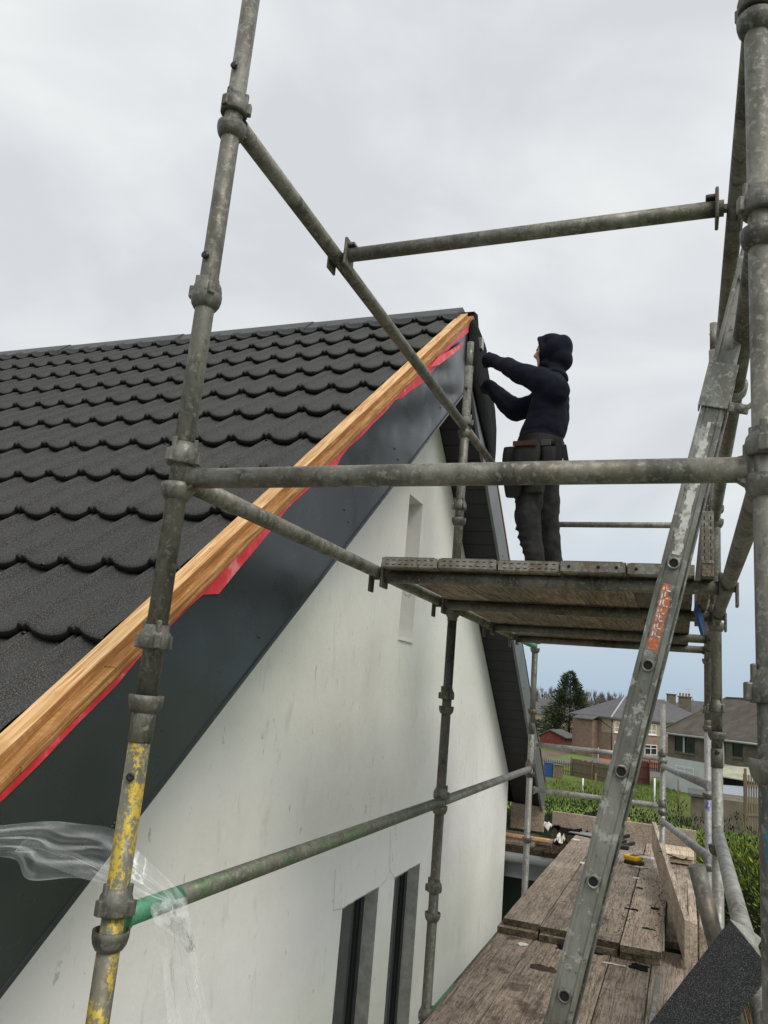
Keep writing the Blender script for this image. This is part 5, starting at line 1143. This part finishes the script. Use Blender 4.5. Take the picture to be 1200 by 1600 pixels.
# hooded top
b = MB()
def ell(px, py, hx, hy, y=YM, n_=1): ball(b, J(px, py, y), (hx, hy, .07), 20)
prof_ = [(598, 868, .070, .14), (607, 865, .090, .19), (620, 861, .108, .200), (634, 859, .117, .20), (648, 857, .124, .195), (661, 854, .130, .19), (673, 850, .136, .188), (682, 846, .138, .188)]
pp = [tuple(a + (c - a) * f for a, c in zip(p, q)) for p, q in zip(prof_, prof_[1:]) for f in (0, .25, .5, .75)] + [prof_[-1]]
for py, cx, hx, hy in pp:
    ball(b, J(cx, py), (hx, hy, .035), 24)
limb(b, [(shN + Vector((.01, .03, -.01)), .094), (J(842, 594, 4.47), .086), (elN, .069), (J(790, 571, 4.62), .054), (wrN, .046), (wrN.lerp(haN, .35), .043)])
limb(b, [(shF + Vector((0, -.03, -.01)), .088), (J(838, 632, 4.82), .078), (elF, .078), (J(786, 624, 4.87), .064), (wrF, .046), (wrF.lerp(haF, .35), .043)])
for k in range(28):                             # hem band
    a = k * 2 * math.pi / 28; ball(b, J(843, 690) + Vector((math.cos(a) * .118, math.sin(a) * .17, -.005)), (.022, .022, .022), 8)
o = part('hooded_top', b, 'hoodie', man); remesh(o, .010, 6, [(.022, .16), (.012, .06)])
b = MB()
ball(b, J(870, 549), (.098, .103, .104), 24); ball(b, J(880, 543), (.062, .085, .080), 20); ball(b, J(876, 562), (.078, .095, .075), 20); ball(b, J(862, 536), (.080, .085, .060), 20); ball(b, J(856, 573), (.055, .07, .04), 20)
for k in range(26):                             # rim of the hood round the face
    a = k * 2 * math.pi / 26; q = J(849, 549); ball(b, q + Vector((-.004 - .022 * max(0, math.sin(a)), math.cos(a) * .076, math.sin(a) * .082)), (.017, .019, .019), 8)
ball(b, J(868, 580), (.062, .085, .05), 20); ball(b, J(878, 590), (.04, .10, .035), 20); ball(b, J(868, 588), (.07, .11, .035), 20)
o = part('hood', b, 'hoodie', man); remesh(o, .009, 8, [(.010, .12)])
p = J(885, 606, 4.53); part('back_print', MB().lathe(J(884.5, 606, 4.53), (1, -.5, .1), [(.0, .0), (.026, -.002), (.026, .002), (0, .003)], 16), 'logo', man)
# trousers
b = MB()
limb(b, [(J(843, 690), .118), (J(845, 705), .112)]); 
limb(b, [(hipN + Vector((0, 0, .03)), .112), (J(829, 750, 4.49), .100), (kneeN, .075), (J(829, 838, 4.47), .068), (J(835, 870, 4.48), .062), (ankN + Vector((0, 0, .02)), .062)])
limb(b, [(hipF + Vector((0, 0, .03)), .112), (J(851, 755, 4.72), .096), (kneeF, .076), (J(859, 842, 4.75), .067), (J(864, 872, 4.75), .058), (ankF + Vector((0, 0, .02)), .06)])
ball(b, J(816, 800, 4.45), (.045, .06, .05))
for k in range(5): ball(b, J(822 + 3 * k, 828 + 12 * k, 4.47), (.070 - .003 * k, .072 - .003 * k, .014))
for k in range(5): ball(b, J(857 + 2 * k, 830 + 12 * k, 4.75), (.066 - .003 * k, .066 - .003 * k, .014))
o = part('trousers', b, 'trousers', man); remesh(o, .010, 5, [(.018, .12), (.012, .05)])
mb = MB(); q = J(833, 745, 4.385); part('thigh_pocket', MB().bbox((q.x - .05, q.y - .008, q.z - .10), (q.x + .06, q.y + .03, q.z + .06), .01), 'trousers', man)
for an in (ankN, ankF):
    b = MB(); limb(b, [(an + Vector((0, 0, .03)), .052), (an + Vector((.0, 0, -.04)), .055), (an + Vector((-.10, -.01, -.05)), .046), (an + Vector((-.17, -.01, -.06)), .038)])
    o = part('boot', b, 'boot', man); remesh(o, .009, 2)
# gloves with five fingers
for (wr, ha, sd_) in ((wrN, haN, -1), (wrF, haF, 1)):
    b = MB(); d = (ha - wr).normalized(); tgt = Vector((-1.385, ha.y + .10, ha.z + .01)); wr = wr - (ha - wr) * .25; d = (tgt - wr).normalized()
    pn = Vector((0, 0, 1)); ac = d.cross(pn).normalized(); pn = ac.cross(d).normalized()   # ac across the palm
    limb(b, [(wr, .034), (wr + d * .05, .036)])
    for k in range(5): ball(b, wr + d * (.045 + .016 * k) + pn * 0, (.030, .030, .030)); 
    for j in range(4):
        off = (j - 1.5) * .021; root = wr + d * .088 + pn * off; ln = [.062, .072, .068, .054][j]; cu = ac * sd_ * .0
        p1_ = root + d * ln * .5 + ac * .006; p2_ = p1_ + (d * .8 + ac * .6).normalized() * ln * .35; p3_ = p2_ + (d * .4 + ac * .9).normalized() * ln * .3
        limb(b, [(root - d * .03, .013), (root, .0115), (p1_, .0105), (p2_, .0095), (p3_, .0085)])
    th = wr + d * .035 + pn * .026; limb(b, [(th, .014), (th + (d + pn * .9).normalized() * .034, .012), (th + (d * 1.2 + pn * .4).normalized() * .065 + pn * .012, .010)])
    o = part('glove', b, 'glove', man); remesh(o, .0045, 2)
# tool belt
b = MB(); bc = J(845, 699)
n_ = 40; vs = []
for zz, e in ((-.028, 0), (.028, 0), (.028, .012), (-.028, .012)):
    for k in range(n_):
        a = 2 * math.pi * k / n_; vs.append(bc + Vector((math.cos(a) * (.130 + e), math.sin(a) * (.186 + e), zz)))
b.add(vs, [(j * n_ + k, j * n_ + (k + 1) % n_, ((j + 1) % 4) * n_ + (k + 1) % n_, ((j + 1) % 4) * n_ + k) for j in range(4) for k in range(n_)])
belt = part('tool_belt', b, 'leather', man)
def pouch(px0, px1, py0, py1, y, th, mat='leather'):
    a, c = J(px0, py0, y), J(px1, py1, y); w = (c.x - a.x); h_ = a.z - c.z; mb = MB(); n_ = 8; vs = []
    for j in range(n_ + 1):
        f = j / n_; z = a.z - h_ * f; tp = (.90 + .10 * min(1, f * 5)) * (1 - .42 * f ** 2.2); 
        for i in range(16):
            an = 2 * math.pi * i / 16; sx = abs(math.cos(an)) ** .6 * (1 if math.cos(an) > 0 else -1); sy = abs(math.sin(an)) ** .6 * (1 if math.sin(an) > 0 else -1)
            vs.append(Vector(((a.x + c.x) / 2 + sx * w / 2 * tp, y + sy * th * tp, z)))
    mb.add(vs, [(j * 16 + i, j * 16 + (i + 1) % 16, (j + 1) * 16 + (i + 1) % 16, (j + 1) * 16 + i) for j in range(n_) for i in range(16)] + [list(range(16)), [n_ * 16 + i for i in range(16)][::-1]], 0, False)
    o = part('pouch', mb, mat, belt); return a, c
pouch(786, 822, 702, 776, 4.39, .055); pouch(803, 843, 695, 752, 4.33, .05); pouch(846, 868, 700, 745, 4.38, .035)
a = J(804, 695, 4.325); c = J(843, 695, 4.325); part('pouch_binding', MB().bbox((a.x, 4.272, a.z - .024), (c.x, 4.279, a.z + .006), .002), 'binding', belt)
a = J(872, 692, 4.45); part('hammer_loop', MB().bbox((a.x - .02, 4.43, a.z - .12), (a.x + .03, 4.46, a.z + .03), .008).beam((a.x + .035, 4.44, a.z - .02), (a.x + .06, 4.44, a.z - .16), .02, .03), 'leather', belt)
a = J(852, 690, 4.36); part('buckle', MB().bbox((a.x - .03, 4.375, a.z - .02), (a.x + .03, 4.390, a.z + .02), .004), 'screw', belt)
#PE1
